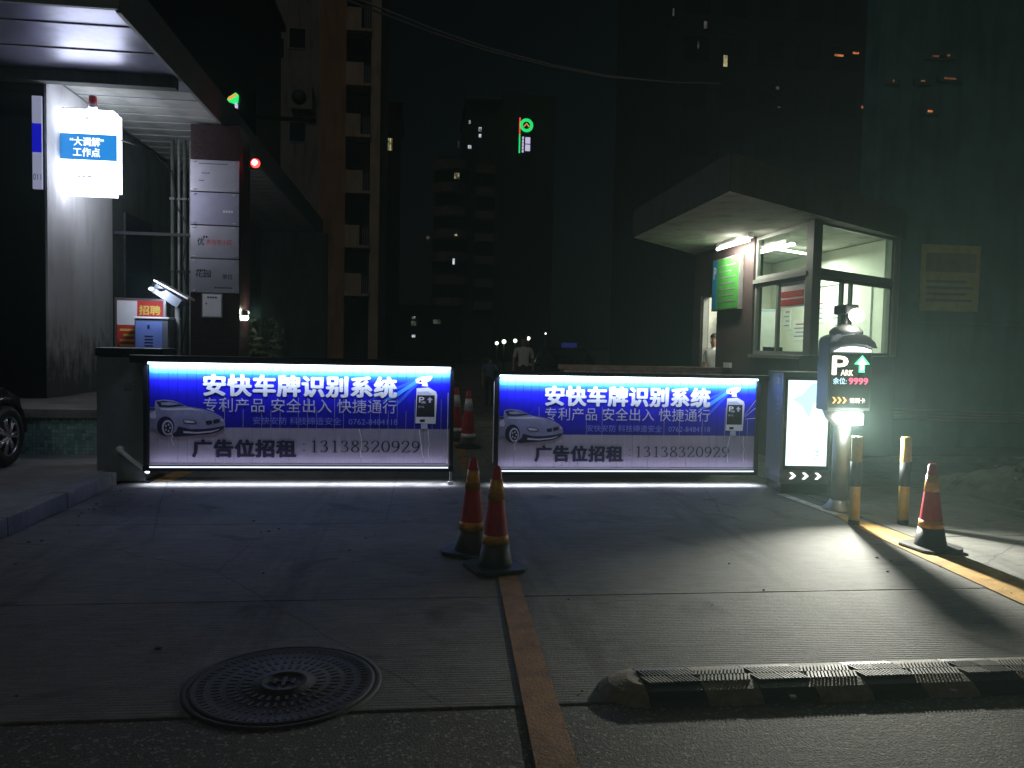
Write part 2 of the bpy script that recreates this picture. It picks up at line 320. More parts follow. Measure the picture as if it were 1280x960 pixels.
# ------------------------------------------------------------------ mesh helpers
class MB:
    def __init__(s): s.b = bmesh.new()
    def box(s, x0, x1, y0, y1, z0, z1, bev=0.0, mi=0, rot=None):
        r = bmesh.ops.create_cube(s.b, size=1)
        v = r['verts']; c = Vector(((x0 + x1) / 2, (y0 + y1) / 2, (z0 + z1) / 2))
        bmesh.ops.scale(s.b, vec=(abs(x1 - x0), abs(y1 - y0), abs(z1 - z0)), verts=v)
        if rot is not None: bmesh.ops.rotate(s.b, cent=(0, 0, 0), matrix=rot, verts=v)
        bmesh.ops.translate(s.b, vec=c, verts=v)
        fs = {f for q in v for f in q.link_faces}
        for f in fs: f.material_index = mi
        if bev:
            es = {e for q in v for e in q.link_edges}
            bmesh.ops.bevel(s.b, geom=list(es), offset=bev, segments=2, profile=0.7, affect='EDGES')
        return s
    def tube(s, pts, r, n=10, mi=0, cap=True):
        pts = [Vector(p) for p in pts]; rs = r if isinstance(r, (list, tuple)) else [r] * len(pts)
        rings = []; up = None
        for i, p in enumerate(pts):
            d = (pts[min(i + 1, len(pts) - 1)] - pts[max(i - 1, 0)]).normalized()
            if up is None: up = Vector((0, 0, 1)) if abs(d.z) < 0.9 else Vector((1, 0, 0))
            a = d.cross(up).normalized(); bb = a.cross(d).normalized(); up = bb
            rings.append([s.b.verts.new(p + (a * math.cos(t) + bb * math.sin(t)) * rs[i]) for t in [2 * PI * k / n for k in range(n)]])
        for i in range(len(rings) - 1):
            for k in range(n):
                f = s.b.faces.new((rings[i][k], rings[i][(k + 1) % n], rings[i + 1][(k + 1) % n], rings[i + 1][k])); f.material_index = mi; f.smooth = True
        if cap:
            s.b.faces.new(rings[0][::-1]).material_index = mi; s.b.faces.new(rings[-1]).material_index = mi
        return s
    def lathe(s, prof, n=24, mi=0, c=(0, 0, 0)):
        c = Vector(c); rings = []
        for r, z in prof:
            rings.append([s.b.verts.new(c + Vector((r * math.cos(2 * PI * k / n), r * math.sin(2 * PI * k / n), z))) for k in range(n)])
        for i in range(len(rings) - 1):
            for k in range(n):
                f = s.b.faces.new((rings[i][k], rings[i][(k + 1) % n], rings[i + 1][(k + 1) % n], rings[i + 1][k])); f.smooth = True; f.material_index = mi
        s.b.faces.new(rings[0][::-1]).material_index = mi; s.b.faces.new(rings[-1]).material_index = mi
        return s
    def prism(s, poly, ax, a0, a1, mi=0):
        """polygon extruded along ax ('x','y','z') from a0 to a1; poly holds the two other coordinates in x, y, z order"""
        def P(p, a):
            return Vector((a, p[0], p[1])) if ax == 'x' else Vector((p[0], a, p[1])) if ax == 'y' else Vector((p[0], p[1], a))
        A = [s.b.verts.new(P(p, a0)) for p in poly]; B = [s.b.verts.new(P(p, a1)) for p in poly]
        n = len(poly); fs = [s.b.faces.new(A), s.b.faces.new(B[::-1])]
        for k in range(n): fs.append(s.b.faces.new((A[k], B[k], B[(k + 1) % n], A[(k + 1) % n])))
        for f in fs: f.material_index = mi
        return s
    def poly(s, pts, mi=0):
        f = s.b.faces.new([s.b.verts.new(p) for p in pts]); f.material_index = mi
        return s
    def ball(s, c, r, sx=1, sy=1, sz=1, sub=2, mi=0):
        q = bmesh.ops.create_icosphere(s.b, subdivisions=sub, radius=r)['verts']
        bmesh.ops.scale(s.b, vec=(sx, sy, sz), verts=q); bmesh.ops.translate(s.b, vec=c, verts=q)
        for f in {f for v in q for f in v.link_faces}: f.smooth = True; f.material_index = mi
        return s
    def mesh(s, name, mats):
        bmesh.ops.recalc_face_normals(s.b, faces=s.b.faces[:])
        me = bpy.data.meshes.new(name); s.b.to_mesh(me); s.b.free()
        for m in (mats if isinstance(mats, (list, tuple)) else [mats]): me.materials.append(m)
        return me

def link(name, data, parent=None, loc=(0, 0, 0), rz=0, **props):
    o = bpy.data.objects.new(name, data); COL.objects.link(o)
    if parent is not None: o.parent = parent
    o.location = loc; o.rotation_euler = (0, 0, rz)
    for k, v in props.items(): o[k] = v
    return o
def obj(name, mb, mats, parent=None, loc=(0, 0, 0), rz=0, **props):
    return link(name, mb.mesh(name, mats), parent, loc, rz, **props)
def thing(name, label, cat, loc=(0, 0, 0), rz=0, group=None):
    o = link(name, None, None, loc, rz, label=label, category=cat); o.empty_display_size = 0.1
    if group: o['group'] = group
    return o
def copy_tree(o, parent=None):
    c = o.copy(); COL.objects.link(c); c.parent = parent
    for ch in list(o.children): copy_tree(ch, c)
    return c
def light(name, kind, loc, energy, col, parent=None, rot=(0, 0, 0), **kw):
    d = bpy.data.lights.new(name, kind); d.energy = energy; d.color = col
    for k, v in kw.items(): setattr(d, k, v)
    o = bpy.data.objects.new(name, d); COL.objects.link(o); o.location = loc; o.rotation_euler = rot
    if parent is not None: o.parent = parent
    return o

def text(body, m, parent, x, y, z, wd, ht, bold=0.0, name='lettering', rot=(PI / 2, 0, 0), space=1.0):
    """flat print facing -Y: its lower left corner at x, z and its box wd by ht; bold letters are thickened outlines"""
    c = bpy.data.curves.new(name, 'FONT'); c.body = body; c.space_character = space; c.resolution_u = 3
    tmp = bpy.data.objects.new(name, c); COL.objects.link(tmp)
    dg = bpy.context.evaluated_depsgraph_get(); dg.update()
    src = bpy.data.meshes.new_from_object(tmp.evaluated_get(dg)); bpy.data.objects.remove(tmp)
    vs = [v.co.copy() for v in src.vertices]; fs = [tuple(p.vertices) for p in src.polygons]
    x0, x1 = min(v.x for v in vs), max(v.x for v in vs); y0, y1 = min(v.y for v in vs), max(v.y for v in vs)
    sx, sy = (wd - 2 * bold * ht) / (x1 - x0), (ht - 2 * bold * ht * .7) / (y1 - y0)
    offs = [(0, 0)]
    if bold: offs = [(math.cos(PI * k / 4) * bold * ht, math.sin(PI * k / 4) * bold * ht * .7) for k in range(8)] + [(0, 0)]
    V_, F_ = [], []
    for k, (ox, oy) in enumerate(offs):
        n = len(V_)
        V_ += [((v.x - x0) * sx + bold * ht + ox, (v.y - y0) * sy + bold * ht * .7 + oy, k * 0.00006) for v in vs]
        F_ += [tuple(q + n for q in f) for f in fs]
    me = bpy.data.meshes.new(name); me.from_pydata(V_, [], F_); me.materials.append(m); bpy.data.meshes.remove(src)
    o = link(name, me, parent, (x, y, z), kind='stuff'); o.rotation_euler = rot
    return o

# ------------------------------------------------------------------ ground, paving, kerbs
g = MB(); g.box(-200, 200, -60, 300, -0.4, -0.012)
obj('ground', g, M['asphalt'], kind='structure')
road = MB(); road.box(-30, 30, -12, 3.09, -0.1, -0.004)
obj('road', road, M['asphalt'], kind='structure')
drive = link('driveway', None, kind='structure')
ys = [3.115, 4.50, 6.42, 8.62, 11.2, 14, 17, 20, 23, 26, 29, 32]
for i in range(len(ys) - 1):
    for (x0, x1) in ((-3.05, 0.535), (0.542, 4.02)):
        jx = random.uniform(-.004, .004)
        if x0 < 0 and ys[i] >= 8.6: x0 = -4.6
        obj('concrete_slab', MB().box(x0, x1, ys[i] + 0.003, ys[i + 1] - 0.003, -0.2, random.uniform(-0.003, 0.001), bev=0.004), M['slab'], drive)
pave = link('pavement', None, kind='structure')
for i in range(5):
    for k in range(2):
        y0 = 3.115 + i * 1.35; x0 = 4.035 + k * 2.0
        obj('paving_slab', MB().box(x0, x0 + 1.99, y0, y0 + 1.34, -0.2, random.uniform(-0.003, 0.002), bev=0.004), M['slab'], pave)
obj('pavement_kerb', MB().box(4.9, 9.5, 9.87, 10.05, -0.2, 0.06, bev=0.02), M['kerb'], kind='structure')
peb = MB()
for k in range(150):
    q = bmesh.ops.create_icosphere(peb.b, subdivisions=1, radius=random.uniform(.003, .012))['verts']
    bmesh.ops.scale(peb.b, vec=(random.uniform(.8, 1.8), 1, .6), verts=q)
    px_ = random.choice((random.uniform(3.6, 6), random.uniform(-3, 4), random.uniform(-3.05, -2.6)))
    bmesh.ops.translate(peb.b, vec=(px_, random.uniform(3.2, 7.9), .003), verts=q)
obj('grit', peb, M['soil'], kind='stuff')
# painted lines
def stripe(name, pts, label=None, m='yellow', z=0.006):
    obj(name, MB().prism(pts, 'z', z - 0.003, z), M[m], kind='structure')
stripe('centre_line', [(0.41, 2.2), (0.57, 2.2), (0.645, 4.82), (0.66, 30), (0.50, 30), (0.515, 4.82)], m='worn_dim')
stripe('edge_line', [(3.60, 3.5), (4.02, 3.5), (4.0, 5.9), (3.90, 6.6), (3.80, 6.6), (3.72, 5.9)])
stripe('pale_edge_line', [(3.80, 6.62), (3.90, 6.62), (3.82, 7.6), (3.72, 7.6)], m='white_paint')
stripe('lane_line', [(-2.80, 8.40), (-2.58, 8.40), (-2.45, 9.6), (-2.63, 9.6)])
# raised platform on the left with its kerbstones
plat = link('left_pavement', None, kind='structure')
obj('platform_top', MB().box(-14, -3.22, -4, 11.0, -0.2, 0.125, bev=0.01), M['kerb'], plat)
y = 2.2
while y < 8.1:
    ln = 0.98
    obj('kerbstone', MB().box(-3.215, -3.06, y, min(y + ln, 8.21) - 0.01, -0.2, 0.13 + random.uniform(-.006, .006), bev=0.028), M['kerb'], plat)
    y += ln

# ------------------------------------------------------------------ speed bump
sb = thing('speed_bump', 'black and yellow segmented rubber speed bump lying across the foreground road', 'speed bump', (0.98, 3.05, -0.004))
prof = [(0, 0), (0.015, 0.02), (0.06, 0.042), (0.12, 0.052), (0.24, 0.052), (0.31, 0.038), (0.36, 0)]
M['bumpyellow'] = mat('dirty_yellow_rubber', (0.16, 0.13, 0.08), 0.7, var=0.5, scale=14, bump=0.3, bscale=90, stain=0.7)
M['bumptop'] = mat('worn_pale_rubber', (0.26, 0.25, 0.21), 0.6, var=0.35, scale=16, stain=0.5)
segm = [MB().prism(prof, 'x', 0, 0.246).mesh('bump_segment', M['rubber']), MB().prism(prof, 'x', 0, 0.246).mesh('bump_segment', M['bumpyellow'])]
def ridges(d, y0, y1, x0, x1):
    b = MB()
    n = 7; dx = (x1 - x0) / n
    for k in range(n):
        xa = x0 + (k + 0.5) * dx; s = d * 0.35 * dx
        z0 = 0.0505; z1 = 0.0585
        pl = [(xa - 0.3 * dx - s, y0), (xa + 0.22 * dx - s, y0), (xa + 0.22 * dx + s, y1), (xa - 0.3 * dx + s, y1)]
        b.prism(pl, 'z', z0, z1)
    return b
rm = {}
for d in (1, -1):
    for half in (0, 1):
        for row in (0, 1):
            rm[d, half, row] = {c: ridges(d * 2, 0.115 + row * 0.066, 0.176 + row * 0.066, 0.006 + half * 0.12, 0.124 + half * 0.12).mesh('tread_ridge', M[c]) for c in ('rubber', 'bumptop')}
for i in range(15):
    sg = link('bump_segment', segm[i % 2], sb, (0.005 + i * 0.25, 0, 0))
    if i % 3 == 2:
        obj('reflector', MB().box(0.11, 0.14, 0.003, 0.03, 0.014, 0.026, bev=0.003), M['alu'], sg)
    for half in (0, 1):
        for row in (0, 1):
            c = 'bumptop' if (half + row + i) % 2 == 0 else 'rubber'
            link('tread_ridge', rm[1 if i % 2 else -1, half, row][c], sg, kind='stuff')
cap = MB()
ring = []
for k in range(9):
    t = PI / 2 + PI * k / 8
    ring.append((0.17 * math.cos(t) * 1.1, 0.18 + 0.18 * math.sin(t)))
for k in range(8):
    (xa, ya), (xb, yb) = ring[k], ring[k + 1]
    cap.poly([(xa, ya, 0), (xb, yb, 0), (xb * .75, .18 + (yb - .18) * .72, .036), (xa * .75, .18 + (ya - .18) * .72, .036)])
    cap.poly([(xa * .75, .18 + (ya - .18) * .72, .036), (xb * .75, .18 + (yb - .18) * .72, .036), (xb * .3, .18 + (yb - .18) * .4, .052), (xa * .3, .18 + (ya - .18) * .4, .052)])
cap.poly([(x * .3, .18 + (y - .18) * .4, .052) for x, y in ring])
obj('end_cap', cap, M['bumpyellow'], sb)

# ------------------------------------------------------------------ manhole cover
mh = thing('manhole_cover', 'round cast iron manhole cover set in the dark foreground road', 'manhole cover', (-0.575, 3.395, 0))
mh.scale = (.95, .93, 1)
obj('frame', MB().lathe([(0.445, -0.02), (0.445, 0.003), (0.425, 0.005), (0.418, 0.002), (0.418, -0.02)], 48), M['iron'], mh)
obj('lid', MB().lathe([(0.412, -0.02), (0.412, 0.004), (0.40, 0.008), (0.385, 0.003), (0.11, 0.003), (0.108, 0.011), (0.09, 0.011), (0.088, 0.003), (0.001, 0.003)], 48), M['iron'], mh)
tk = MB()
for ringr, n, ln, wd in ((0.365, 72, 0.03, 0.010), (0.30, 56, 0.035, 0.012), (0.235, 40, 0.04, 0.014), (0.17, 28, 0.04, 0.014)):
    for k in range(n):
        a = 2 * PI * k / n + random.uniform(-.01, .01)
        tk.box(-ln / 2, ln / 2, -wd / 2, wd / 2, 0.002, 0.0052, rot=Matrix.Identity(3))
        vs = tk.b.verts[-8:] if False else list(tk.b.verts)[-8:]
        bmesh.ops.rotate(tk.b, cent=(0, 0, 0.006), matrix=Matrix.Rotation(0.0, 3, 'Z'), verts=vs)
        bmesh.ops.translate(tk.b, vec=(ringr, 0, 0), verts=vs)
        bmesh.ops.rotate(tk.b, cent=(0, 0, 0), matrix=Matrix.Rotation(a, 3, 'Z'), verts=vs)
obj('raised_stud', tk, M['iron'], mh, kind='stuff')
em = MB()
for dx, h_ in ((-0.04, .05), (0.0, .09), (0.04, .05)): em.box(dx - .008, dx + .008, -h_ / 2, h_ / 2, 0.002, 0.011)
em.box(-.05, .05, -.006, .006, 0.002, 0.0105)
obj('emblem', em, M['iron'], mh)

# ------------------------------------------------------------------ traffic cones
def cone_proto(band, label, group, H=0.69, rb=0.105, rt=0.027, fr=(0.13, 0.34, 0.69, 0.78)):
    t = thing('traffic_cone', label, 'traffic cone', group=group)
    def rad(z): return rt + (rb - rt) * (1 - (z - 0.04) / (H - 0.04))
    zs = [H - f * (H - 0.03) for f in fr]
    def sec(z0, z1, p=0.0, n=1):
        return [(rad(z0 + (z1 - z0) * k / n) + p, z0 + (z1 - z0) * k / n) for k in range(n + 1)]
    obj('cone_body', MB().lathe([(rad(zs[3]) - .001, zs[3])] + sec(zs[2], zs[1], 0, 2) + [(rad(zs[0]), zs[0]), (rad(H - .01), H - .012), (rt * 0.7, H), (rt * .45, H - .004)], 28), M['red'], t)
    obj('reflective_band', MB().lathe([(rad(zs[1]) - .003, zs[1] + .001)] + sec(zs[1] + .001, zs[0], 0.0025) + [(rad(zs[0]) - .003, zs[0])], 28), M[band], t)
    obj('reflective_band', MB().lathe([(rad(zs[3]) - .003, zs[3])] + sec(zs[3], zs[2], 0.0025) + [(rad(zs[2]) - .003, zs[2])], 28), M[band], t)
    obj('collar', MB().lathe([(rb + 0.012, 0.022), (rb + 0.006, 0.05), (rad(zs[3]) + 0.001, zs[3] - .001), (rad(zs[3]) - .01, zs[3] - .001)], 28), M['rubber'], t)
    s = 0.185; c = 0.06
    oct_ = [(-s + c, -s), (s - c, -s), (s, -s + c), (s, s - c), (s - c, s), (-s + c, s), (-s, s - c), (-s, -s + c)]
    bp = MB().prism(oct_, 'z', 0.0, 0.026)
    bmesh.ops.bevel(bp.b, geom=list(bp.b.edges), offset=0.006, segments=2, affect='EDGES')
    obj('base_plate', bp, M['rubber'], t)
    return t
ca = cone_proto('band', 'nearest red cone with amber bands standing on the yellow centre line', 'red and amber traffic cones')
ca.location = (0.515, 5.06, 0.006); ca.rotation_euler = (0, 0, R(20))
cb = copy_tree(ca); cb.location = (0.375, 5.47, 0.002); cb.rotation_euler = (R(1.2), 0, R(55)); cb['label'] = 'red cone with amber bands half hidden behind the nearest cone on the centre line'
cc = copy_tree(ca); cc.location = (3.93, 5.44, 0.007); cc.rotation_euler = (0, R(-1.5), R(8)); cc['label'] = 'red cone with amber bands on the yellow edge line beside the striped bollards'; cc.scale = (1, 1, 0.95)
cw = cone_proto('whiteband', 'red cone with white bands behind the left barrier end, the one nearer its far lane line', 'red and white traffic cones', H=0.84, rb=0.12, rt=0.032, fr=(0.15, 0.38, 0.78, 0.85))
cw.location = (0.70, 11.15, 0.002)
cw2 = copy_tree(cw); cw2.location = (0.56, 11.95, 0.002); cw2['label'] = 'red cone with white bands peeping out farthest behind the left barrier end'
cw['label'] = 'red cone with white bands just behind the free end of the left barrier, nearer one'

# ------------------------------------------------------------------ striped bollards
bo = thing('bollard', 'yellow and black striped steel bollard nearest the parking sign pole', 'bollard', (3.775, 6.24, 0), group='striped bollards on the pavement edge')
M['bolyellow'] = mat('yellow_bollard_paint', (0.34, 0.25, 0.045), 0.45, var=0.25, scale=12, stain=0.35)
M['bolblack'] = mat('black_bollard_paint', (0.014, 0.018, 0.024), 0.6, var=0.3, spec=0.2)
obj('post', MB().lathe([(0.044, 0), (0.044, 0.765), (0.040, 0.773), (0.02, 0.776)], 20), M['bolyellow'], bo)
obj('stripe', MB().lathe([(0.043, 0.342), (0.0455, 0.342), (0.0455, 0.555), (0.043, 0.555)], 20), M['bolblack'], bo)
obj('foot_stripe', MB().lathe([(0.043, 0.0), (0.0455, 0.0), (0.0455, 0.045), (0.043, 0.045)], 20), M['bolblack'], bo)
b2 = copy_tree(bo); b2.location = (4.235, 6.24, 0); b2['label'] = 'yellow and black striped steel bollard between the other bollard and the cone'

# ------------------------------------------------------------------ advertising barriers
DIG = {  # pen strokes in a 0.6 x 1 cell
 '1': [[(.16, .86), (.24, .90), (.31, .98)], [(.31, .98), (.31, .02)], [(.15, .012), (.47, .012)]],
 '2': [[(.07, .72), (.10, .86), (.20, .97), (.33, .98), (.45, .90), (.48, .74), (.42, .56), (.28, .34), (.07, .05)], [(.06, .035), (.50, .035), (.54, .18)]],
 '3': [[(.08, .78), (.14, .92), (.26, .98), (.38, .93), (.43, .79), (.37, .63), (.24, .54)], [(.24, .54), (.40, .48), (.48, .32), (.44, .13), (.30, .02), (.14, .03), (.06, .12)]],
 '8': [[(.30, .54), (.15, .66), (.11, .80), (.18, .94), (.30, .985), (.42, .94), (.48, .80), (.43, .66), (.30, .54)], [(.30, .54), (.14, .41), (.07, .25), (.14, .07), (.30, .015), (.46, .07), (.52, .25), (.45, .41), (.30, .54)]],
 '0': [[(.30, .985), (.16, .88), (.09, .66), (.075, .5), (.09, .34), (.16, .12), (.30, .015), (.44, .12), (.51, .34), (.525, .5), (.51, .66), (.44, .88), (.30, .985)]],
 '9': [[(.50, .66), (.42, .46), (.28, .40), (.13, .48), (.07, .68), (.14, .90), (.29, .985), (.43, .90), (.51, .68), (.49, .44), (.38, .18), (.24, .05), (.10, .01)]],
 ':': [[(.26, .14), (.34, .14)], [(.26, .66), (.34, .66)]],
}
def smooth(pts, it=2):
    for _ in range(it):
        if len(pts) < 3: return pts
        q = [pts[0]]
        for a, b in zip(pts, pts[1:]):
            q += [(a[0] * .75 + b[0] * .25, a[1] * .75 + b[1] * .25), (a[0] * .25 + b[0] * .75, a[1] * .25 + b[1] * .75)]
        q.append(pts[-1]); pts = q
    return pts
def digit(ch, cw, chh):
    b = MB()
    for si, st in enumerate(DIG[ch]):
        P = smooth([(x * cw / .6, z * chh) for x, z in st]); L_, R_ = [], []
        for i, p in enumerate(P):
            a, c = P[max(i - 1, 0)], P[min(i + 1, len(P) - 1)]
            dx, dz = c[0] - a[0], c[1] - a[1]; l = math.hypot(dx, dz) or 1
            nx, nz = -dz / l, dx / l
            hw = math.hypot(0.062 * chh * nx, 0.024 * chh * nz)
            if ch == ':': hw = .05 * chh
            L_.append((p[0] + nx * hw, p[1] + nz * hw)); R_.append((p[0] - nx * hw, p[1] - nz * hw))
        yy = -0.0004 * si
        for i in range(len(P) - 1):
            b.poly([(L_[i][0], yy, L_[i][1]), (R_[i][0], yy, R_[i][1]), (R_[i + 1][0], yy, R_[i + 1][1]), (L_[i + 1][0], yy, L_[i + 1][1])])
    return b
digmesh = {c: digit(c, 0.10, 0.124).mesh('phone_digit', M['navyprint']) for c in DIG}

def barrier(label, X0, X1, Y, z0, z1, hinge, grp):
    """boom arm carrying a printed slat screen; X0..X1 is the printed field"""
    W, Hh = X1 - X0, z1 - z0
    t = thing('advertising_barrier', label, 'barrier', (X0, Y, 0), group=grp)
    U = lambda f: f * W
    V = lambda f: z1 - f * Hh
    xa, xb = (-0.06, W + 0.045)
    # frame
    obj('top_bar', MB().box(xa - (0.12 if hinge == 'L' else 0), xb + (0.1 if hinge == 'R' else 0), -0.045, 0.075, z1 + 0.012, z1 + (0.092 if hinge == 'L' else 0.062), bev=0.008), M['black'], t)
    obj('led_strip', MB().box(0.0, W, -0.052, -0.047, z1 + 0.004, z1 + 0.022), M['led'], t)
    obj('bottom_bar', MB().box(xa, xb, -0.032, 0.03, z0 - 0.085, z0 - 0.03, bev=0.006), M['black'], t)
    obj('led_strip', MB().box(0.01, W - 0.01, -0.040, -0.033, z0 - 0.047, z0 - 0.033), M['ledlow'], t)
    obj('lower_rail', MB().box(0, W, -0.022, 0.02, z0 - 0.022, z0 - 0.004, bev=0.003), M['cabinet'], t)
    for side, x in (('L', -0.03), ('R', W + 0.02)):
        free = side != hinge
        obj('end_post', MB().box(x - 0.022, x + 0.022, -0.03, 0.03, 0.16 if free else z0 - 0.084, z1 + 0.011, bev=0.004), M['black'], t)
        if free and side == 'R':
            f = MB().box(x - 0.013, x + 0.013, -0.015, 0.015, 0.03, 0.158, bev=0.002).box(x - 0.03, x + 0.03, -0.03, 0.03, 0.004, 0.032, bev=0.004)
            obj('support_foot', f, M['steel'], t)
            obj('edge_trim', MB().box(x - 0.045, x - 0.038, -0.034, -0.02, z0, z1 - 0.25), M['whiteprint'], t)
        if free and side == 'L':
            obj('edge_trim', MB().box(x - 0.031, x - 0.024, -0.036, -0.02, z0 + .05, z1 - 0.05), M['whiteprint'], t)
    # printed slats, each its own sheet
    n = 33; sw = W / n
    sm = MB().box(0.0012, sw - 0.0012, -0.006, 0.006, z0, z1, bev=0.0012).mesh('printed_slat', M['slatprint'])
    seam = [MB().box(-0.0014, 0.0014, -0.0085, -0.003, z0, z0 + Hh * f).mesh('seam', M['seamleak']) for f in (0.36, 0.55, 0.68)]  # pale seam beads, light leaking through the gaps put into their colour
    for k in range(n):
        link('printed_slat', sm, t, (k * sw, random.uniform(-.0012, .0012), 0))
        if 0 < k and random.random() < 0.62: link('seam', random.choice(seam), t, (k * sw, 0, 0))
    yf = -0.011
    text('安快车牌识别系统', M['whiteprint'], t, U(.172), yf, V(.315), U(.645), Hh * .228, bold=0.05, space=1.06)
    text('专利产品 安全出入 快捷通行', M['lilacprint'], t, U(.174), yf, V(.475), U(.642), Hh * .145, bold=0, space=1.02)
    text('安快安防 科技缔造安全   0762-8484118', M['faintprint'], t, U(.335), yf, V(.60), U(.485), Hh * .078, bold=0)
    text('广告位招租', M['navyprint'], t, U(.137), yf, V(.945), U(.342), Hh * .19, bold=0.05, space=1.06)
    x = U(.488)
    for ch in ':13138320929':
        k = link('phone_digit', digmesh[ch], t, (x, yf, V(.885))); k.scale = (1.0 * W / 3.04, 1, Hh / 1.0)
        x += U(.0345)
    # printed car
    uz = lambda zx, zy: (U((zx - 313) / 1890), V((zy - 130) / 590))
    pc = MB(); cx = lambda pts, d: [(uz(*p)[0], -0.0095 - d, uz(*p)[1]) for p in pts]
    E = lambda x, y, rx, ry, d, m, n=16: pc.poly([(uz(x + rx * math.cos(a), y)[0], -0.0095 - d, uz(x, y + ry * math.sin(a))[1]) for a in [2 * PI * q / n for q in range(n)]], m)
    pc.poly(cx([(316, 388), (345, 388), (351, 347), (400, 340), (460, 346), (545, 380), (640, 394), (710, 416), (752, 440), (772, 462), (776, 490), (762, 512), (740, 528), (690, 543), (600, 553), (470, 563), (420, 560), (366, 520), (316, 515)], 0), 0)
    pc.poly(cx([(355, 353), (400, 346), (460, 352), (532, 376), (430, 386), (375, 384)], .0005), 1)
    pc.poly(cx([(384, 358), (440, 354), (496, 367), (430, 374), (388, 372)], .001), 0)
    pc.poly(cx([(316, 392), (348, 392), (348, 402), (316, 404)], .0006), 1)
    pc.poly(cx([(378, 392), (440, 392), (560, 388), (640, 404), (560, 400), (440, 404), (385, 402)], .0005), 2)
    pc.poly(cx([(488, 500), (560, 516), (640, 515), (720, 505), (770, 494), (762, 512), (740, 528), (690, 543), (600, 553), (470, 563), (440, 556), (476, 530)], .0005), 1)
    pc.poly(cx([(520, 528), (600, 534), (690, 526), (740, 514), (735, 520), (690, 534), (600, 543), (520, 540)], .0009), 2)
    E(412, 500, 53, 60, .0008, 1); E(424, 508, 34, 46, .0012, 2); E(426, 509, 25, 36, .0016, 1)
    for a in range(5): E(426 + 14 * math.cos(a * 1.257), 509 + 20 * math.sin(a * 1.257), 5, 7, .002, 2, 8)
    pc.poly(cx([(512, 462), (548, 458), (590, 466), (604, 480), (590, 486), (530, 483)], .0008), 1)
    pc.poly(cx([(520, 465), (548, 462), (582, 469), (594, 479), (535, 479)], .0012), 2)
    pc.poly(cx([(655, 468), (688, 461), (694, 466), (694, 484), (668, 489), (658, 484)], .0008), 1)
    pc.poly(cx([(702, 459), (732, 452), (742, 458), (744, 471), (710, 482), (702, 476)], .0008), 1)
    pc.poly(cx([(750, 448), (764, 458), (766, 470), (752, 464)], .0008), 2)
    pc.poly(cx([(318, 422), (350, 408), (358, 440), (350, 455), (318, 452)], .0005), 2)
    obj('printed_car', pc, [M['carprint'], M['navyprint'], M['lilacprint']], t)
    # printed machine and its light rays
    ux = lambda zx, zy: (U((500 + zx / 9.14 - 183) / 384), V((455 + zy / 9.14 - 460.5) / 120))
    kx = lambda pts, d: [(ux(*p)[0], -0.0095 - d, ux(*p)[1]) for p in pts]
    ray = MB()
    ray.poly(kx([(205, 180), (215, 215), (-60, 400), (-210, 430)], -.001), 0)
    ray.poly(kx([(210, 190), (225, 230), (20, 440), (-120, 560), (-60, 470)], -.0014), 1)
    ray.poly(kx([(190, 165), (200, 200), (-330, 420), (-300, 380)], -.0018), 1)
    obj('printed_ray', ray, [M['rayprint'], M['midprint']], t)
    mk = MB()
    mk.poly(kx([(205, 275), (350, 265), (440, 310), (455, 350), (440, 685), (195, 680)], 0), 0)
    mk.poly(kx([(212, 355), (425, 355), (425, 605), (205, 605)], .0005), 1)
    mk.poly(kx([(215, 315), (345, 310), (405, 350), (215, 350)], .0005), 2)
    mk.poly(kx([(190, 175), (250, 145), (400, 130), (375, 180), (330, 205), (345, 255), (265, 250), (275, 225), (200, 215)], 0), 0)
    mk.poly(kx([(235, 185), (262, 180), (262, 205), (238, 207)], .0005), 1)
    mk.poly(kx([(265, 685), (340, 685), (345, 745), (262, 745)], -.0002), 2)
    mk.poly(kx([(250, 635), (310, 635), (310, 665), (250, 665)], .0005), 1)
    mk.poly(kx([(365, 375), (405, 410), (380, 410), (380, 440), (355, 440), (355, 410), (335, 410)], .001), 2)
    obj('printed_machine', mk, [M['whiteprint'], M['ink'], M['lilacprint']], t)
    p = ux(235, 440); q = ux(300, 375)
    text('P', M['whiteprint'], t, p[0], -.0112, p[1], q[0] - p[0], q[1] - p[1], bold=0.03)
    p = ux(262, 450); q = ux(320, 425); text('ARK', M['whiteprint'], t, p[0], -.0112, p[1], q[0] - p[0], q[1] - p[1], bold=0.02)
    p = ux(225, 500); q = ux(300, 475); text('余位', M['lilacprint'], t, p[0], -.0112, p[1], q[0] - p[0], q[1] - p[1])
    # creases torn in the lower field
    for u in ((0.69, 0.895, 0.925) if hinge == 'L' else (0.955, 0.90)) + (0.07,):
        cr = MB(); z = V(.64 if u > .1 else .70); xx = U(u); pts = [(xx, z)]
        for k in range(4):
            z -= Hh * .075 * (1 if u > .1 else .4); xx += random.choice((-1, 1, 1)) * random.uniform(.004, .018); pts.append((xx, z))
        wd = 0.0045
        for k, (a, c) in enumerate(zip(pts, pts[1:])):
            w0, w1 = wd * (1 - .1 * k), wd * (1 - .1 * (k + 1))
            cr.poly([(a[0] - w0, -.0125, a[1]), (a[0] + w0, -.0125, a[1]), (c[0] + w1, -.0125, c[1]), (c[0] - w1, -.0125, c[1])])
        obj('crease', cr, M['whiteprint'], t)
    if hinge == 'R':
        for a, c in (((.955, .40), (1.0, .22)), ((.955, .42), (1.0, .31)), ((.96, .44), (1.0, .43))):
            b = MB(); pa, pb = (U(a[0]), V(a[1])), (U(c[0]), V(c[1]))
            b.poly([(pa[0], -.0125, pa[1] - .002), (pb[0], -.0125, pb[1] - .004), (pb[0], -.0125, pb[1] + .004), (pa[0], -.0125, pa[1] + .002)])
            obj('crease', b, M['whiteprint'], t)
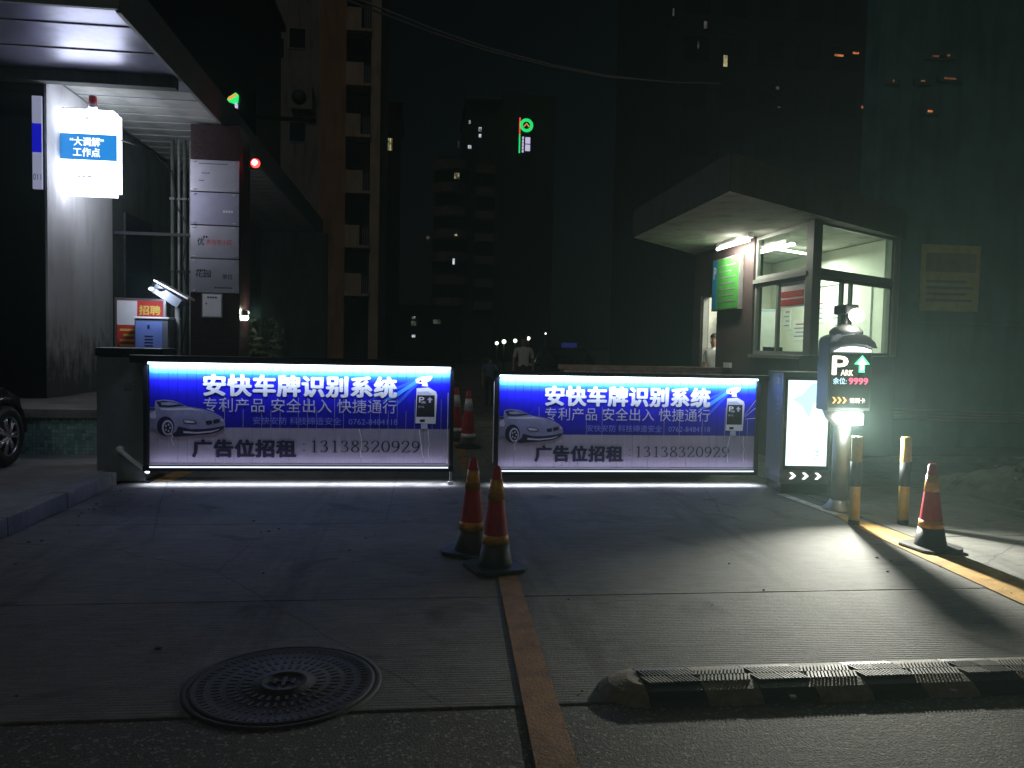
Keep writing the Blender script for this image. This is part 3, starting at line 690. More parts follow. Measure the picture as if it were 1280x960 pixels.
    # light of the strips
    light('led_strip_light', 'AREA', (W / 2, -0.085, z1 + 0.0), P_TOP, (0.58, 0.69, 1.0), t, (R(38), 0, 0), shape='RECTANGLE', size=W, size_y=0.02, spread=R(120))
    light('led_strip_light', 'AREA', (W / 2, -0.0, z0 - 0.088), P_GROUND, (0.80, 0.84, 1.0), t, (R(4), 0, 0), shape='RECTANGLE', size=W + .1, size_y=0.02, spread=R(125))
    light('led_strip_light', 'AREA', (W / 2, -0.044, z0 - 0.04), P_FRONT, (0.62, 0.54, 1.0), t, (R(-62), 0, 0), shape='RECTANGLE', size=W, size_y=0.012)
    light('led_strip_light', 'AREA', (W / 2, -0.075, z0 - 0.02), P_UP, (0.74, 0.70, 1.0), t, (R(165), 0, 0), shape='RECTANGLE', size=W, size_y=0.012)
    return t
P_TOP, P_GROUND, P_FRONT, P_UP = 13, 18, 0.8, 1.6
BL = barrier('left advertising barrier with blue white slat screen, hinged on the black cabinet', -2.745, 0.315, 8.2, 0.225, 1.235, 'L', 'advertising barriers across the lanes')
BR = barrier('right advertising barrier with blue white slat screen, hinged beside the lit grey cabinet', 0.835, 3.70, 8.14, 0.20, 1.165, 'R', 'advertising barriers across the lanes')

# left cabinet
lc = thing('barrier_cabinet', 'black steel barrier cabinet at the left end of the left barrier', 'barrier cabinet', (-3.05, 8.55, 0))
obj('housing', MB().box(-0.255, 0.215, -0.23, 0.23, 0.0, 1.30, bev=0.012), M['cabinet'], lc)
obj('lid', MB().box(-0.265, 0.40, -0.245, 0.245, 1.303, 1.395, bev=0.02), M['black'], lc)
obj('label_plate', MB().box(0.02, 0.09, -0.236, -0.231, 0.96, 1.03), M['steel'], lc)
obj('base_flange', MB().box(-0.28, 0.27, -0.26, 0.26, -0.01, 0.018, bev=0.005), M['black'], lc)
obj('crank_arm', MB().tube([(-0.02, -0.27, 0.345), (0.10, -0.29, 0.25), (0.27, -0.31, 0.13)], [0.025, 0.022, 0.02], 12).ball((-0.02, -0.25, 0.345), .04).ball((0.27, -0.31, .13), .032), M['white'], lc)

# right cabinet with advert light box
kc = thing('barrier_cabinet', 'grey barrier cabinet with glowing white advert panel beside the parking sign', 'barrier cabinet', (3.78, 7.66, 0), R(-6))
obj('housing', MB().box(0.0, 0.53, 0.0, 0.46, 0.10, 1.285, bev=0.012), M['kiosk'], kc)
obj('plinth', MB().box(0.02, 0.51, 0.02, 0.44, 0.0, 0.098), M['black'], kc)
obj('screen_frame', MB().box(0.025, 0.505, -0.012, -0.0005, 0.255, 1.235, bev=0.003), M['black'], kc)
sc = obj('advert_screen', MB().box(0.05, 0.48, -0.016, -0.0125, 0.30, 1.20), M['screen'], kc)
text('士', M['screenink'], sc, 0.35, -0.0175, 0.41, 0.06, 0.07, bold=0.02)
text('安全', M['screenred'], sc, 0.34, -0.0175, 0.36, 0.09, 0.04, bold=0.02)
obj('advert_figure', MB().poly([(0.10, -.0172, 1.0), (.2, -.0172, 1.05), (.3, -.0172, 1.17), (.43, -.0172, 1.18), (.43, -.0172, 1.0), (.32, -.0172, .96), (.28, -.0172, .8), (.2, -.0172, .93)]), M['screenteal'], sc)
for k in range(3):
    c = MB(); x = 0.10 + k * 0.135
    c.prism([(x, 0.225), (x + 0.03, 0.225), (x + 0.07, 0.19), (x + 0.03, 0.155), (x, 0.155), (x + 0.035, 0.19)], 'y', -0.008, -0.0005)
    obj('chevron', c, M['chevronwhite'], kc)
obj('sticker', MB().box(-0.003, -0.0005, 0.06, 0.16, 1.13, 1.25), M['bluebox'], kc)
text('剑', M['whiteprint'], kc, -0.0045, 0.15, 1.15, 0.08, 0.08, bold=0.03, rot=(PI / 2, 0, -PI / 2))
for k, h in enumerate((0.05, 0.02, 0.02, 0.02)):
    obj('side_print', MB().box(-0.0025, -0.0005, 0.10, 0.16, 0.98 - k * 0.05, 0.98 - k * 0.05 + h), M['alu'], kc)

# ------------------------------------------------------------------ parking sign pole
pp = thing('parking_sign', 'parking sign on a steel pole with green arrow, red digits and white lamps', 'parking sign', (3.985, 6.85, 0), R(-4))
obj('pole', MB().lathe([(0.077, 0.10), (0.077, 0.80), (0.06, 0.80)], 28), M['polesteel'], pp)
obj('flared_base', MB().lathe([(0.15, 0.0), (0.15, 0.012), (0.135, 0.03), (0.10, 0.065), (0.082, 0.10), (0.06, 0.10)], 28), M['polesteel'], pp)
hw = 0.205
def arch(w2, zb, zt, rise, n=8):
    pts = [(-w2, zb), (w2, zb)]
    for k in range(n + 1):
        a = PI * k / n
        pts.append((w2 * math.cos(a), zt + rise * math.sin(a) ** 0.8))
    return pts
hd = MB().prism(arch(hw, 0.955, 1.60, 0.085), 'y', -0.11, 0.13)
bmesh.ops.bevel(hd.b, geom=[e for e in hd.b.edges], offset=0.006, segments=2, affect='EDGES')
obj('head', hd, M['kiosk'], pp)
obj('visor', MB().prism([(-hw - .004, 1.545), (-hw * .9, 1.60), (-hw * .55, 1.655), (0, 1.675), (hw * .55, 1.655), (hw * .9, 1.60), (hw + .004, 1.545), (hw * .85, 1.545), (hw * .5, 1.575), (0, 1.585), (-hw * .5, 1.575), (-hw * .85, 1.545)], 'y', -0.19, -0.1105), M['kiosk'], pp)
obj('visor_lamp', MB().prism([(-hw * .82, 1.508), (hw * .86, 1.508), (hw * .84, 1.53), (hw * .45, 1.552), (0, 1.558), (-hw * .45, 1.548)], 'y', -0.15, -0.1115), M['visor'], pp)
dp = obj('display', MB().box(-0.19, 0.19, -0.118, -0.1105, 0.985, 1.495, bev=0.002), M['black'], pp)
yd = -0.1195
text('P', M['warmwhite'], dp, -0.18, yd, 1.29, 0.155, 0.18, bold=0.035)
text('ARK', M['warmwhite'], dp, -0.095, yd - .001, 1.285, 0.12, 0.055, bold=0.03)
ar = [(0.105, 1.475), (0.175, 1.395), (0.13, 1.395), (0.13, 1.32), (0.08, 1.32), (0.08, 1.395), (0.035, 1.395)]
obj('arrow', MB().prism(ar, 'y', yd - .002, yd), M['ledgreen'], dp)
sm_ = [(0.105 + (x - 0.105) * .6, 1.40 + (z - 1.40) * .72) for x, z in ar]
obj('arrow_core', MB().prism(sm_, 'y', yd - .004, yd - .0025), M['ledgreencore'], dp)
text('余位:', M['ledblue'], dp, -0.165, yd, 1.205, 0.13, 0.062, bold=0.015)
text('9999', M['ledred'], dp, -0.015, yd, 1.205, 0.185, 0.062, bold=0.03)
for k in range(3):
    x = -0.165 + k * 0.048
    obj('chevron', MB().prism([(x, 1.085), (x + .018, 1.085), (x + .042, 1.055), (x + .018, 1.025), (x, 1.025), (x + .022, 1.055)], 'y', yd - .002, yd), M['ledamber'], dp)
text('请刷卡', M['warmwhite'], dp, 0.0, yd, 1.03, 0.15, 0.05, bold=0.015)
tray = MB().lathe([(0.05, 0.80), (0.085, 0.80), (0.16, 0.875), (0.195, 0.952), (0.12, 0.952)], 28)
bmesh.ops.scale(tray.b, vec=(1, 0.62, 1), verts=tray.b.verts)
obj('lower_shade', tray, M['white'], pp)
obj('lower_lamp', MB().box(-0.10, 0.115, -0.175, -0.125, 0.83, 0.935, bev=0.015), M['lamp'], pp)
cm = obj('camera_housing', MB().box(-0.065, 0.065, -0.10, 0.14, 1.86, 1.95, bev=0.02).tube([(0, 0.02, 1.66), (0, 0.02, 1.86)], 0.03), M['black'], pp)
obj('camera_lamp', MB().ball((0.03, -0.13, 1.845), 0.068, 1.1, .7, 1), M['lamp'], cm)
obj('cap', MB().lathe([(0.15, 1.672), (0.15, 1.70), (0.12, 1.735), (0.05, 1.76), (0.02, 1.765)], 20), M['polesteel'], pp)
light('lower_lamp_light', 'SPOT', (-0.085, -0.215, 0.885), 900, (1.0, 0.99, 0.86), pp, (R(-90), 0, R(4)), spot_size=R(138), spot_blend=1.0, shadow_soft_size=0.035)
light('camera_lamp_light', 'POINT', (0.03, -0.20, 1.85), 9, (1.0, 1.0, 0.88), pp, shadow_soft_size=0.04)
light('visor_light', 'AREA', (0.0, -0.165, 1.53), 0.6, (0.95, 1.0, 0.95), pp, (R(-20), 0, 0), shape='RECTANGLE', size=0.3, size_y=0.03)
light('arrow_light', 'POINT', (0.12, -0.16, 1.40), 0.5, (0.1, 1.0, 0.3), pp, shadow_soft_size=0.03)

# ------------------------------------------------------------------ guard booth
C_, E_, D_, B_ = Vector((4.95, 9.33)), Vector((6.97, 10.62)), Vector((6.9, 14.6)), Vector((4.86, 13.4))
bt = thing('guard_booth', 'lit guard booth with wide overhanging flat roof beside the right barrier', 'guard booth', (0, 0, 0))
def wall_box(mb, a, b, s0, s1, z0, z1, d0, d1):
    """upright board along a->b, from s0 to s1 metres, d0..d1 measured inward"""
    u = (b - a).normalized(); nrm = Vector((-u.y, u.x))
    q = [a + u * s0 + nrm * d0, a + u * s1 + nrm * d0, a + u * s1 + nrm * d1, a + u * s0 + nrm * d1]
    mb.prism([(p.x, p.y) for p in q], 'z', z0, z1)
LR = (E_ - C_).length; LL = (B_ - C_).length
ZS, ZT, ZH = 1.45, 2.52, 3.17
# right (street) face: a = C, inward is left of C->E
wr = MB(); wall_box(wr, C_, E_, 0.0, LR, 0, ZS, 0, 0.15)
obj('street_wall', wr, M['boothwall'], bt)
# lane face: from B to C so that inward is on the left
wl = MB()
SB = LL
wall_box(wl, B_, C_, 0.0, 0.35, 0, 3.195, 0, 0.15)           # left of the door
wall_box(wl, B_, C_, 0.35, 1.05, 2.45, 3.195, 0, 0.15)       # above the door
wall_box(wl, B_, C_, 1.05, 2.36, 0, 3.195, 0, 0.15)
wall_box(wl, B_, C_, 2.36, LL - 0.16, 0, ZS, 0, 0.15)
obj('lane_wall', wl, M['boothwall'], bt)
wb = MB(); wall_box(wb, E_, D_, 0, (D_ - E_).length, 0, 3.19, 0, 0.15); wall_box(wb, D_, B_, 0.16, (B_ - D_).length - 0.16, 0, 3.19, 0, 0.15)
obj('back_wall', wb, M['cream'], bt)
cp = MB(); cp.prism([(C_.x + .0, C_.y + .02), (C_.x + .16, C_.y + .1), (C_.x + .12, C_.y + .2), (C_.x - .005, C_.y + .19)], 'z', ZS + .001, 3.19)
obj('corner_post', cp, M['alu'], bt)
ep = MB(); wall_box(ep, C_, E_, LR - 0.15, LR - 0.003, ZS + .001, 3.19, 0.003, 0.15); obj('end_post', ep, M['boothconc'], bt)
floor_ = MB().prism([(C_.x + .2, C_.y + .3), (E_.x - .16, E_.y + .1), (D_.x - .16, D_.y - .3), (B_.x + .16, B_.y - .1)], 'z', 0, 0.28); obj('floor', floor_, M['cream'], bt)
def frame_mb(a, b, s0, s1, z0, z1, d=0.05, t=0.05, mid=()):
    f = MB()
    wall_box(f, a, b, s0, s1, z0, z0 + t, 0.03, 0.03 + d); wall_box(f, a, b, s0, s1, z1 - t, z1, 0.03, 0.03 + d)
    wall_box(f, a, b, s0, s0 + t, z0 + t, z1 - t, 0.03, 0.03 + d); wall_box(f, a, b, s1 - t, s1, z0 + t, z1 - t, 0.03, 0.03 + d)
    for m_, mw in mid: wall_box(f, a, b, m_, m_ + mw, z0 + t, z1 - t, 0.032, 0.028 + d)
    return f
def window(a, b, s0, s1, z0, z1, mid=(), t=0.05):
    wn = obj('window', frame_mb(a, b, s0, s1, z0, z1, t=t, mid=mid), M['alu'], bt)
    p = MB(); wall_box(p, a, b, s0 + t, s1 - t, z0 + t, z1 - t, 0.052, 0.058); obj('pane', p, M['glass'], wn)
    return wn
window(C_, E_, 0.17, LR - 0.155, ZT + .03, 3.185, t=0.04)
wnr = window(C_, E_, 0.17, LR - 0.155, ZS + .002, ZT - 0.03, mid=((0.80, 0.06), (1.05, 0.05)), t=0.05)
trm = MB(); wall_box(trm, C_, E_, 0.17, LR - 0.155, ZT - 0.028, ZT + 0.028, 0.01, 0.12); obj('transom', trm, M['alu'], bt)
s0w, s1w = 2.37, LL - 0.165
window(B_, C_, s0w, s1w, ZT + .03, 3.185, t=0.05)
wnl = window(B_, C_, s0w, s1w, ZS + .002, ZT - 0.03, mid=(((s0w + s1w) / 2 - .1, 0.06),), t=0.05)
trm = MB(); wall_box(trm, B_, C_, s0w, s1w, ZT - 0.028, ZT + 0.028, -0.01, 0.12); obj('transom', trm, M['alu'], bt)
sl = MB(); wall_box(sl, B_, C_, s0w, s1w, ZS - 0.05, ZS - 0.002, -0.05, -0.002); obj('sill', sl, M['alu'], bt)
nt_ = MB(); wall_box(nt_, B_, C_, s1w - 0.75, s1w - 0.12, 2.10, 2.46, 0.044, 0.050); obj('notice', nt_, M['paper'], wnl)
for k in range(2):
    q = MB(); wall_box(q, B_, C_, s1w - 0.74, s1w - 0.13, 2.24 - k * .11, 2.32 - k * .11, 0.040, 0.0435); obj('notice_line', q, M['redprint'], wnl)
df = obj('door_frame', frame_mb(B_, C_, 0.352, 1.048, 0.28, 2.448, t=0.045, d=0.09), M['alu'], bt)
rf = MB().prism([(3.24, 7.95), (7.12, 10.70), (7.05, 14.8), (4.86, 13.45), (3.2, 11.63)], 'z', 3.20, 3.62)
bmesh.ops.bevel(rf.b, geom=list(rf.b.edges), offset=0.02, segments=2, affect='EDGES')
for f in rf.b.faces:
    f.material_index = 0 if f.normal.z < -0.5 or f.calc_center_median().z < 3.21 else 1
obj('roof', rf, [M['boothconc'], M['fascia']], bt)
# lamps of the booth
tl = obj('tube_lamp', MB().tube([(4.70, 10.75, 3.10), (4.66, 11.85, 3.10)], 0.022, 10), M['tube'], bt)
obj('lamp_holder', MB().box(4.66, 4.74, 10.68, 11.92, 3.13, 3.198, bev=0.006), M['white'], tl)
light('canopy_lamp_light', 'AREA', (4.60, 11.2, 3.06), 32, (1.0, 1.0, 0.84), bt, (R(0), R(-60), R(0)), shape='RECTANGLE', size=0.05, size_y=1.1)
light('canopy_lamp_glow', 'POINT', (4.58, 11.0, 3.04), 3.5, (1.0, 1.0, 0.82), bt, shadow_soft_size=0.04)
it = obj('ceiling_tube', MB().tube([(5.4, 11.6, 3.12), (6.4, 12.2, 3.12)], 0.02, 10), M['tube'], bt)
light('booth_tube_light', 'AREA', (5.9, 11.9, 3.05), 100, (0.98, 1.0, 0.86), bt, (0, 0, R(31)), shape='RECTANGLE', size=1.3, size_y=0.1)
# inside
for s_, z, w_, h_ in ((1.1, 1.75, .42, .6), (1.75, 2.0, .3, .42), (2.3, 1.7, .5, .36), (2.9, 1.9, .3, .42)):
    q = MB(); wall_box(q, E_, D_, s_, s_ + w_, z, z + h_, .1505, .156); obj('wall_sheet', q, M['paper'], bt)
    for r_ in range(4):
        q = MB(); wall_box(q, E_, D_, s_ + .05, s_ + w_ - .05 - .06 * (r_ % 2), z + .07 + r_ * h_ * .2, z + .09 + r_ * h_ * .2, .1565, .158); obj('printed_line', q, M['redprint' if r_ == 3 else 'alu'], bt)
q = MB(); wall_box(q, E_, D_, .4, 3.4, 2.62, 2.66, .1505, .175); obj('cable_trunking', q, M['white'], bt)
q = MB(); wall_box(q, E_, D_, .4, .44, 1.0, 2.615, .1505, .175); obj('cable_trunking', q, M['white'], bt)
cab = thing('wall_cabinet', 'grey metal cupboard seen through the street side window of the booth', 'cupboard', (5.85, 13.1, 0.28))
obj('carcass', MB().box(-0.4, 0.4, -0.25, 0.25, 0, 1.95, bev=0.01), M['kiosk'], cab)
for s_ in (-1, 1): 
    d_ = obj('door', MB().box(min(s_ * .005, s_ * .395), max(s_ * .005, s_ * .395), -0.265, -0.251, 0.05, 1.9, bev=0.003), M['alu'], cab)
    obj('handle', MB().box(s_ * .05 - .01, s_ * .05 + .01, -0.285, -0.2655, 0.9, 1.05, bev=0.003), M['steel'], d_)
dv = thing('desk_monitor', 'small black monitor standing on the inner sill of the lane window', 'monitor', (5.12, 10.75, 1.30))
obj('monitor_case', MB().box(-0.14, 0.14, -0.03, 0.03, 0.05, 0.26, bev=0.008), M['black'], dv); obj('stand', MB().box(-0.05, 0.05, -0.05, 0.05, 0, 0.05, bev=0.004), M['black'], dv)
dk = thing('desk', 'wooden desk under the booth windows', 'desk', (5.3, 10.9, 0.28))
obj('desk_top', MB().box(-0.3, 0.45, -1.0, 1.2, 0.98, 1.02, bev=0.006), M['wood'], dk)
for x, y in ((-.25, -.9), (.4, -.5), (-.25, 1.1), (.4, 1.1)): obj('leg', MB().box(x - .025, x + .025, y - .025, y + .025, 0, 0.979), M['wood'], dk)
# green board
gs = thing('green_notice_board', 'green notice board with a blue parking strip on the booth wall', 'sign', (0, 0, 0))
uL = (C_ - B_).normalized()
q = MB(); wall_box(q, B_, C_, 0.98, 2.02, 2.14, 2.98, -0.07, -0.003); obj('frame', q, M['alu'], gs)
q = MB(); wall_box(q, B_, C_, 1.20, 2.00, 2.16, 2.96, -0.076, -0.071); obj('green_panel', q, M['green_sign'], gs)
q = MB(); wall_box(q, B_, C_, 1.00, 1.198, 2.16, 2.96, -0.076, -0.071); bpn = obj('blue_panel', q, M['blue_sign'], gs)
pB = B_ + uL * 1.06
text('P', M['whiteprint'], bpn, pB.x - 0.0785, pB.y, 2.66, 0.10, 0.2, bold=0.03, rot=(PI / 2, 0, math.atan2(uL.y, uL.x)))
for k in range(7):
    q = MB(); wall_box(q, B_, C_, 1.26, 1.26 + random.uniform(.45, .68), 2.84 - k * .095, 2.86 - k * .095, -0.0785, -0.0765); obj('printed_line', q, M['alu'], gs)
q = thing('wall_socket', 'small grey switch box low on the booth wall below the green board', 'switch box')
qq = MB(); wall_box(qq, B_, C_, 1.5, 1.72, 1.22, 1.30, -0.05, -0.002); obj('box_body', qq, M['paper'], q)
# low wall behind the right barrier
lw = thing('low_wall', 'low brown tiled wall standing just behind the right barrier', 'wall', (1.68, 8.95, 0))
obj('wall_core', MB().box(0, 1.92, 0.012, 0.26, 0, 1.23), M['wood'], lw)
tmesh = MB().box(0.003, 0.157, 0, 0.011, 0.003, 0.107, bev=0.003).mesh('tile', M['kickplate'])
for i in range(12):
    for j in range(11):
        link('tile', tmesh, lw, (i * 0.16, random.uniform(-.0015, .0015), 0.0 + j * 0.11 + 0.02))
obj('coping', MB().box(-0.02, 1.94, -0.02, 0.28, 1.233, 1.285, bev=0.006), M['kickplate'], lw)

# ------------------------------------------------------------------ right wall, poster, rubble
rw = thing('street_wall', 'rendered wall coloured teal for the green glow beyond the booth at the right edge', 'wall', (7.0, 11.5, 0))
obj('wall_body', MB().box(0.05, 16, 0, 0.4, 0, 13, bev=0.01), M['rightwall'], rw)
obj('ledge', MB().box(0.05, 14, -0.05, -0.001, 1.98, 2.04, bev=0.008), M['rightwall'], rw)
for k in range(4): obj('conduit', MB().tube([(0.1, -.03, 0.62 - k * .05), (6, -.03, 0.5 - k * .05), (13.9, -.03, 0.45 - k * .05)], 0.012, 8), M['alu'], rw)
po = thing('wall_poster', 'faded yellow poster hung on the teal wall right of the booth', 'poster', (7.88, 11.45, 2.2))
obj('sheet', MB().box(0, 1.02, 0, 0.03, 0, 1.05, bev=0.004), M['poster'], po)
obj('printed_panel', MB().box(0.08, 0.94, -0.004, -0.001, 0.62, 0.92), mat('poster_pale_field', (0.30, 0.25, 0.18), .7), po)
for k in range(4): obj('printed_line', MB().box(0.1, 0.9 - .1 * (k % 2), -0.004, -0.001, 0.15 + k * .1, 0.19 + k * .1), M['alu'], po)
md = MB()
nx, ny = 26, 16; gv = {}
for i in range(nx + 1):
    for j in range(ny + 1):
        u, v = i / nx, j / ny
        hgt = 0.55 * (math.sin(PI * u) ** 0.7) * (math.sin(PI * v) ** 0.8) * (0.75 + 0.4 * math.sin(7 * u + 3 * v)) + random.uniform(0, .03)
        gv[i, j] = md.b.verts.new((5.75 + 4.2 * u, 6.6 + 2.0 * v, hgt - 0.03 if 0 < i < nx and 0 < j < ny else -0.05))
for i in range(nx):
    for j in range(ny): md.b.faces.new((gv[i, j], gv[i + 1, j], gv[i + 1, j + 1], gv[i, j + 1]))
obj('soil_mound', md, M['soil'], kind='structure')
rub = MB()
for k in range(60):
    u, v = random.uniform(.02, .95), random.uniform(.02, .75)
    hgt = 0.55 * (math.sin(PI * u) ** 0.7) * (math.sin(PI * v) ** 0.8) * (0.75 + 0.4 * math.sin(7 * u + 3 * v))
    s_ = random.uniform(.03, .12); q = bmesh.ops.create_icosphere(rub.b, subdivisions=1, radius=s_)['verts']
    for vv in q: vv.co *= random.uniform(.75, 1.15)
    bmesh.ops.scale(rub.b, vec=(random.uniform(.8, 1.6), 1, random.uniform(.5, .8)), verts=q)
    bmesh.ops.rotate(rub.b, cent=(0, 0, 0), matrix=Matrix.Rotation(random.uniform(0, 6), 3, 'Z'), verts=q)
    bmesh.ops.translate(rub.b, vec=(5.75 + 4.2 * u, 6.6 + 2 * v, hgt), verts=q)
obj('rubble', rub, M['stone'], kind='stuff')

# ------------------------------------------------------------------ left building
lb = thing('entrance_building', 'dark building on the left with white end wall and high entrance canopy', 'building', (0, 0, 0))
obj('glass_facade', MB().box(-16, -5.033, 11.05, 13.3, 0.1, 4.99), M['darkglass'], lb)
for k in range(6): obj('mullion', MB().box(-6.1 - k * 1.5 - .03, -6.1 - k * 1.5 + .03, 11.0, 11.049, 0.66, 4.98), M['black'], lb)
obj('end_wall', MB().box(-5.03, -5.0, 11.06, 13.25, 0.66, 4.985, bev=0.004), M['whiteplaster'], lb)
obj('upper_floors', MB().box(-16, -5.6, 11.2, 31.5, 5.5, 13.6, bev=0.02), M['darkwall'], lb)
obj('roof_cornice', MB().box(-16, -5.45, 11.0, 31.7, 13.603, 13.85, bev=0.03), M['darkwall'], lb)
cn = obj('canopy', MB().box(-16, -3.30, 8.86, 26, 5.0, 5.42, bev=0.015), M['soffit'], lb)
obj('canopy_trim', MB().box(-16, -3.255, 8.80, 8.857, 4.99, 5.46, bev=0.006).box(-3.297, -3.245, 8.86, 26, 4.97, 5.46, bev=0.006), M['cabinet'], cn)
for y in (9.3, 10.1): obj('soffit_joint', MB().box(-16, -3.31, y, y + 0.02, 4.988, 4.9985), M['alu'], cn)
obj('beam', MB().box(-16, -3.31, 10.9, 11.05, 4.84, 4.998, bev=0.008), M['greywall'], cn)
bm_ = MB().box(-4.98, -3.31, 0, 0.34, 4.987, 4.998, bev=0.003).mesh('soffit_batten', M['awning'])
for k in range(34): link('soffit_batten', bm_, cn, (0, 11.55 + k * 0.42, 0))
obj('rear_wall', MB().box(-8, -3.0, 25.0, 25.3, 0, 4.94), M['greywall'], lb)
obj('recess_wall', MB().box(-5.03, -5.003, 13.253, 24.99, 0.1, 4.94), M['greywall'], lb)
obj('recess_door', MB().box(-5.002, -4.96, 13.7, 15.0, 0.1, 3.6, bev=0.01), M['darkwall'], lb)
obj('ledge', MB().box(-16, -3.68, 9.42, 13.3, 0.55, 0.655, bev=0.012), M['kerb'], lb)
obj('plinth', MB().box(-16, -3.72, 9.45, 13.28, 0.10, 0.548), M['tealtile'], lb)
obj('cross_rail', MB().box(at(139, 290, 13.3).x, at(240, 290, 13.3).x, 13.28, 13.33, at(139, 291, 13.3).z - .02, at(139, 291, 13.3).z + .03), M['darkwall'], lb)
# lightbox sign
ls = thing('lightbox_sign', 'glowing white lightbox sign with blue band projecting from the white wall', 'sign', (-4.63, 11.55, 3.48))
fr_ = MB().box(-0.37, 0.37, -0.09, 0.09, 0, 1.17)
bmesh.ops.bevel(fr_.b, geom=[e for e in fr_.b.edges if abs(e.verts[0].co.x - e.verts[1].co.x) < 1e-6 and abs(e.verts[0].co.z - e.verts[1].co.z) < 1e-6], offset=0.05, segments=4, affect='EDGES')
obj('lightbox', fr_, M['lightbox'], ls)
bb = obj('blue_band', MB().box(-0.372, 0.372, -0.093, -0.0905, 0.475, 0.835), M['lightboxblue'], ls)
for z in (0.455, 0.85): obj('band_trim', MB().box(-0.371, 0.371, -0.0925, -0.0905, z - .004, z + .004), M['lightboxink'], ls)
text('“大调解”', M['lightboxtext'], bb, -0.25, -0.0955, 0.665, 0.45, 0.125, bold=0.03)
text('工作点', M['lightboxtext'], bb, -0.21, -0.0955, 0.52, 0.36, 0.125, bold=0.03)
for (x, z, w_, h_) in ((-.16, .235, .05, .03), (-.09, .235, .04, .03), (-.02, .235, .05, .03), (.05, .228, .02, .025)): obj('printed_mark', MB().box(x, x + w_, -0.0925, -0.0905, z, z + h_), M['lightboxink'], ls)
for k in range(10): obj('printed_mark', MB().box(-.22 + k * .05, -.22 + k * .05 + .02, -0.0925, -0.0905, .145, .185), M['lightboxpale'], ls)
obj('printed_mark', MB().box(-.05, 0, -0.0925, -0.0905, 1.03, 1.07), M['lightboxpale'], ls)
obj('bracket', MB().box(-0.42, -0.372, -0.03, 0.03, 0.72, 0.76).box(-0.42, -0.372, -0.03, 0.03, 0.28, 0.32).box(-0.385, -0.372, -0.05, 0.05, 0.2, 0.8), M['steel'], ls)
ns = thing('sign_plate', 'narrow strip of blue and white sign plate beside the white wall corner', 'sign', (-5.10, 11.01, 3.45))
obj('plate', MB().box(-0.06, 0.06, 0, 0.03, 0, 1.22, bev=0.004), emit('dim_sign_face', (0.55, 0.58, 0.85), 0.38, base=(.5, .5, .6)), ns)
obj('blue_panel', MB().box(-0.06, 0.06, -0.004, -0.001, 0.48, 0.86), emit('dim_sign_blue', (0.01, 0.01, 0.7), 0.55, base=(.02, .02, .5)), ns)
text('011', M['ink'], ns, -0.05, -0.002, 0.12, 0.10, 0.08)
bc = thing('red_beacon', 'small red beacon on the wall just above the lightbox sign', 'beacon', tuple(at(116, 131, 11.5)))
obj('lens', MB().lathe([(0.05, 0.0), (0.055, 0.03), (0.05, 0.11), (0.03, 0.125), (0.01, 0.128)], 16), M['red'], bc); obj('base', MB().lathe([(0.06, -0.05), (0.06, 0), (0.04, 0.001)], 16), M['steel'], bc)
obj('bracket_arm', MB().tube([(0, 0, -0.03), (-0.1, 0.02, -0.06), (-5.0 - bc.location.x, 0.02, -0.06)], 0.012, 8), M['steel'], bc)
# gate pillar with plaques
gp = thing('gate_pillar', 'tall polished maroon granite gate pillar left of the lane', 'pillar', (-3.33, 13.35, 0))
obj('shaft', MB().box(-0.385, 0.385, -0.35, 0.40, 0, 4.94, bev=0.012), M['granite'], gp)
obj('slab_joint', MB().box(-0.389, 0.389, -0.354, -0.349, 1.47, 1.478), M['black'], gp)
def plaque(z0, z1, label, col):
    t = thing('plaque', label, 'plaque', (-3.33, 12.995, z0), group='metal plaques on the gate pillar')
    obj('plate', MB().box(-0.375, 0.375, -0.03, 0.004, 0, z1 - z0, bev=0.004), col, t)
    for sx in (-1, 1):
        for z in (0.03, z1 - z0 - .03): obj('screw', MB().tube([(sx * .34, -.031, z), (sx * .285, -.037, z)], .009, 8), M['steel'], t)
    return t
M['plaquesteel'] = mat('satin_plaque_steel', (0.42, 0.41, 0.47), 0.34, 0.55, var=0.15, scale=2)
M['plaquedark'] = mat('bronze_grey_plaque_steel', (0.30, 0.29, 0.38), 0.38, 0.45, var=0.15, scale=2)
zt = [at(270, y, 13).z for y in (201, 240, 241.5, 281.5, 283, 323, 324.5, 366)]
p1 = plaque(zt[1], zt[0], 'topmost steel plaque on the maroon gate pillar, small dark lines of text', M['plaquesteel'])
p2 = plaque(zt[3], zt[2], 'plain darker plaque on the gate pillar, second from the top', M['plaquedark'])
p3 = plaque(zt[5], zt[4], 'steel plaque on the gate pillar with red lettering in the middle', M['plaquesteel'])
p4 = plaque(zt[7], zt[6], 'lowest large steel plaque on the gate pillar, above the white notice', M['plaquesteel'])
def marks(t, rows, m):
    for (x, z, w_, h_, n) in rows:
        for k in range(n): obj('printed_mark', MB().box(x + k * w_ * 1.35, x + k * w_ * 1.35 + w_, -0.0325, -0.0305, z, z + h_), m, t)
marks(p1, [(-.24, .43, .03, .014, 11), (-.2, .28, .032, .014, 3), (-.24, .16, .03, .014, 2)], M['ink'])
marks(p2, [(.13, .20, .03, .035, 4)], M['paper'])
text('优', M['ink'], p3, -.27, -.032, .20, .11, .12, bold=.02); text('秀住宅小区', M['redprint'], p3, -.13, -.032, .215, .40, .085, bold=.015); marks(p3, [(-.18, .32, .03, .03, 2)], M['ink'])
text('花园', M['ink'], p4, -.30, -.032, .24, .24, .12, bold=.02); marks(p4, [(-.27, .35, .025, .02, 4), (.0, .07, .03, .02, 7)], M['ink']); text('单位', M['ink'], p4, .12, -.032, .22, .16, .085, bold=.01)
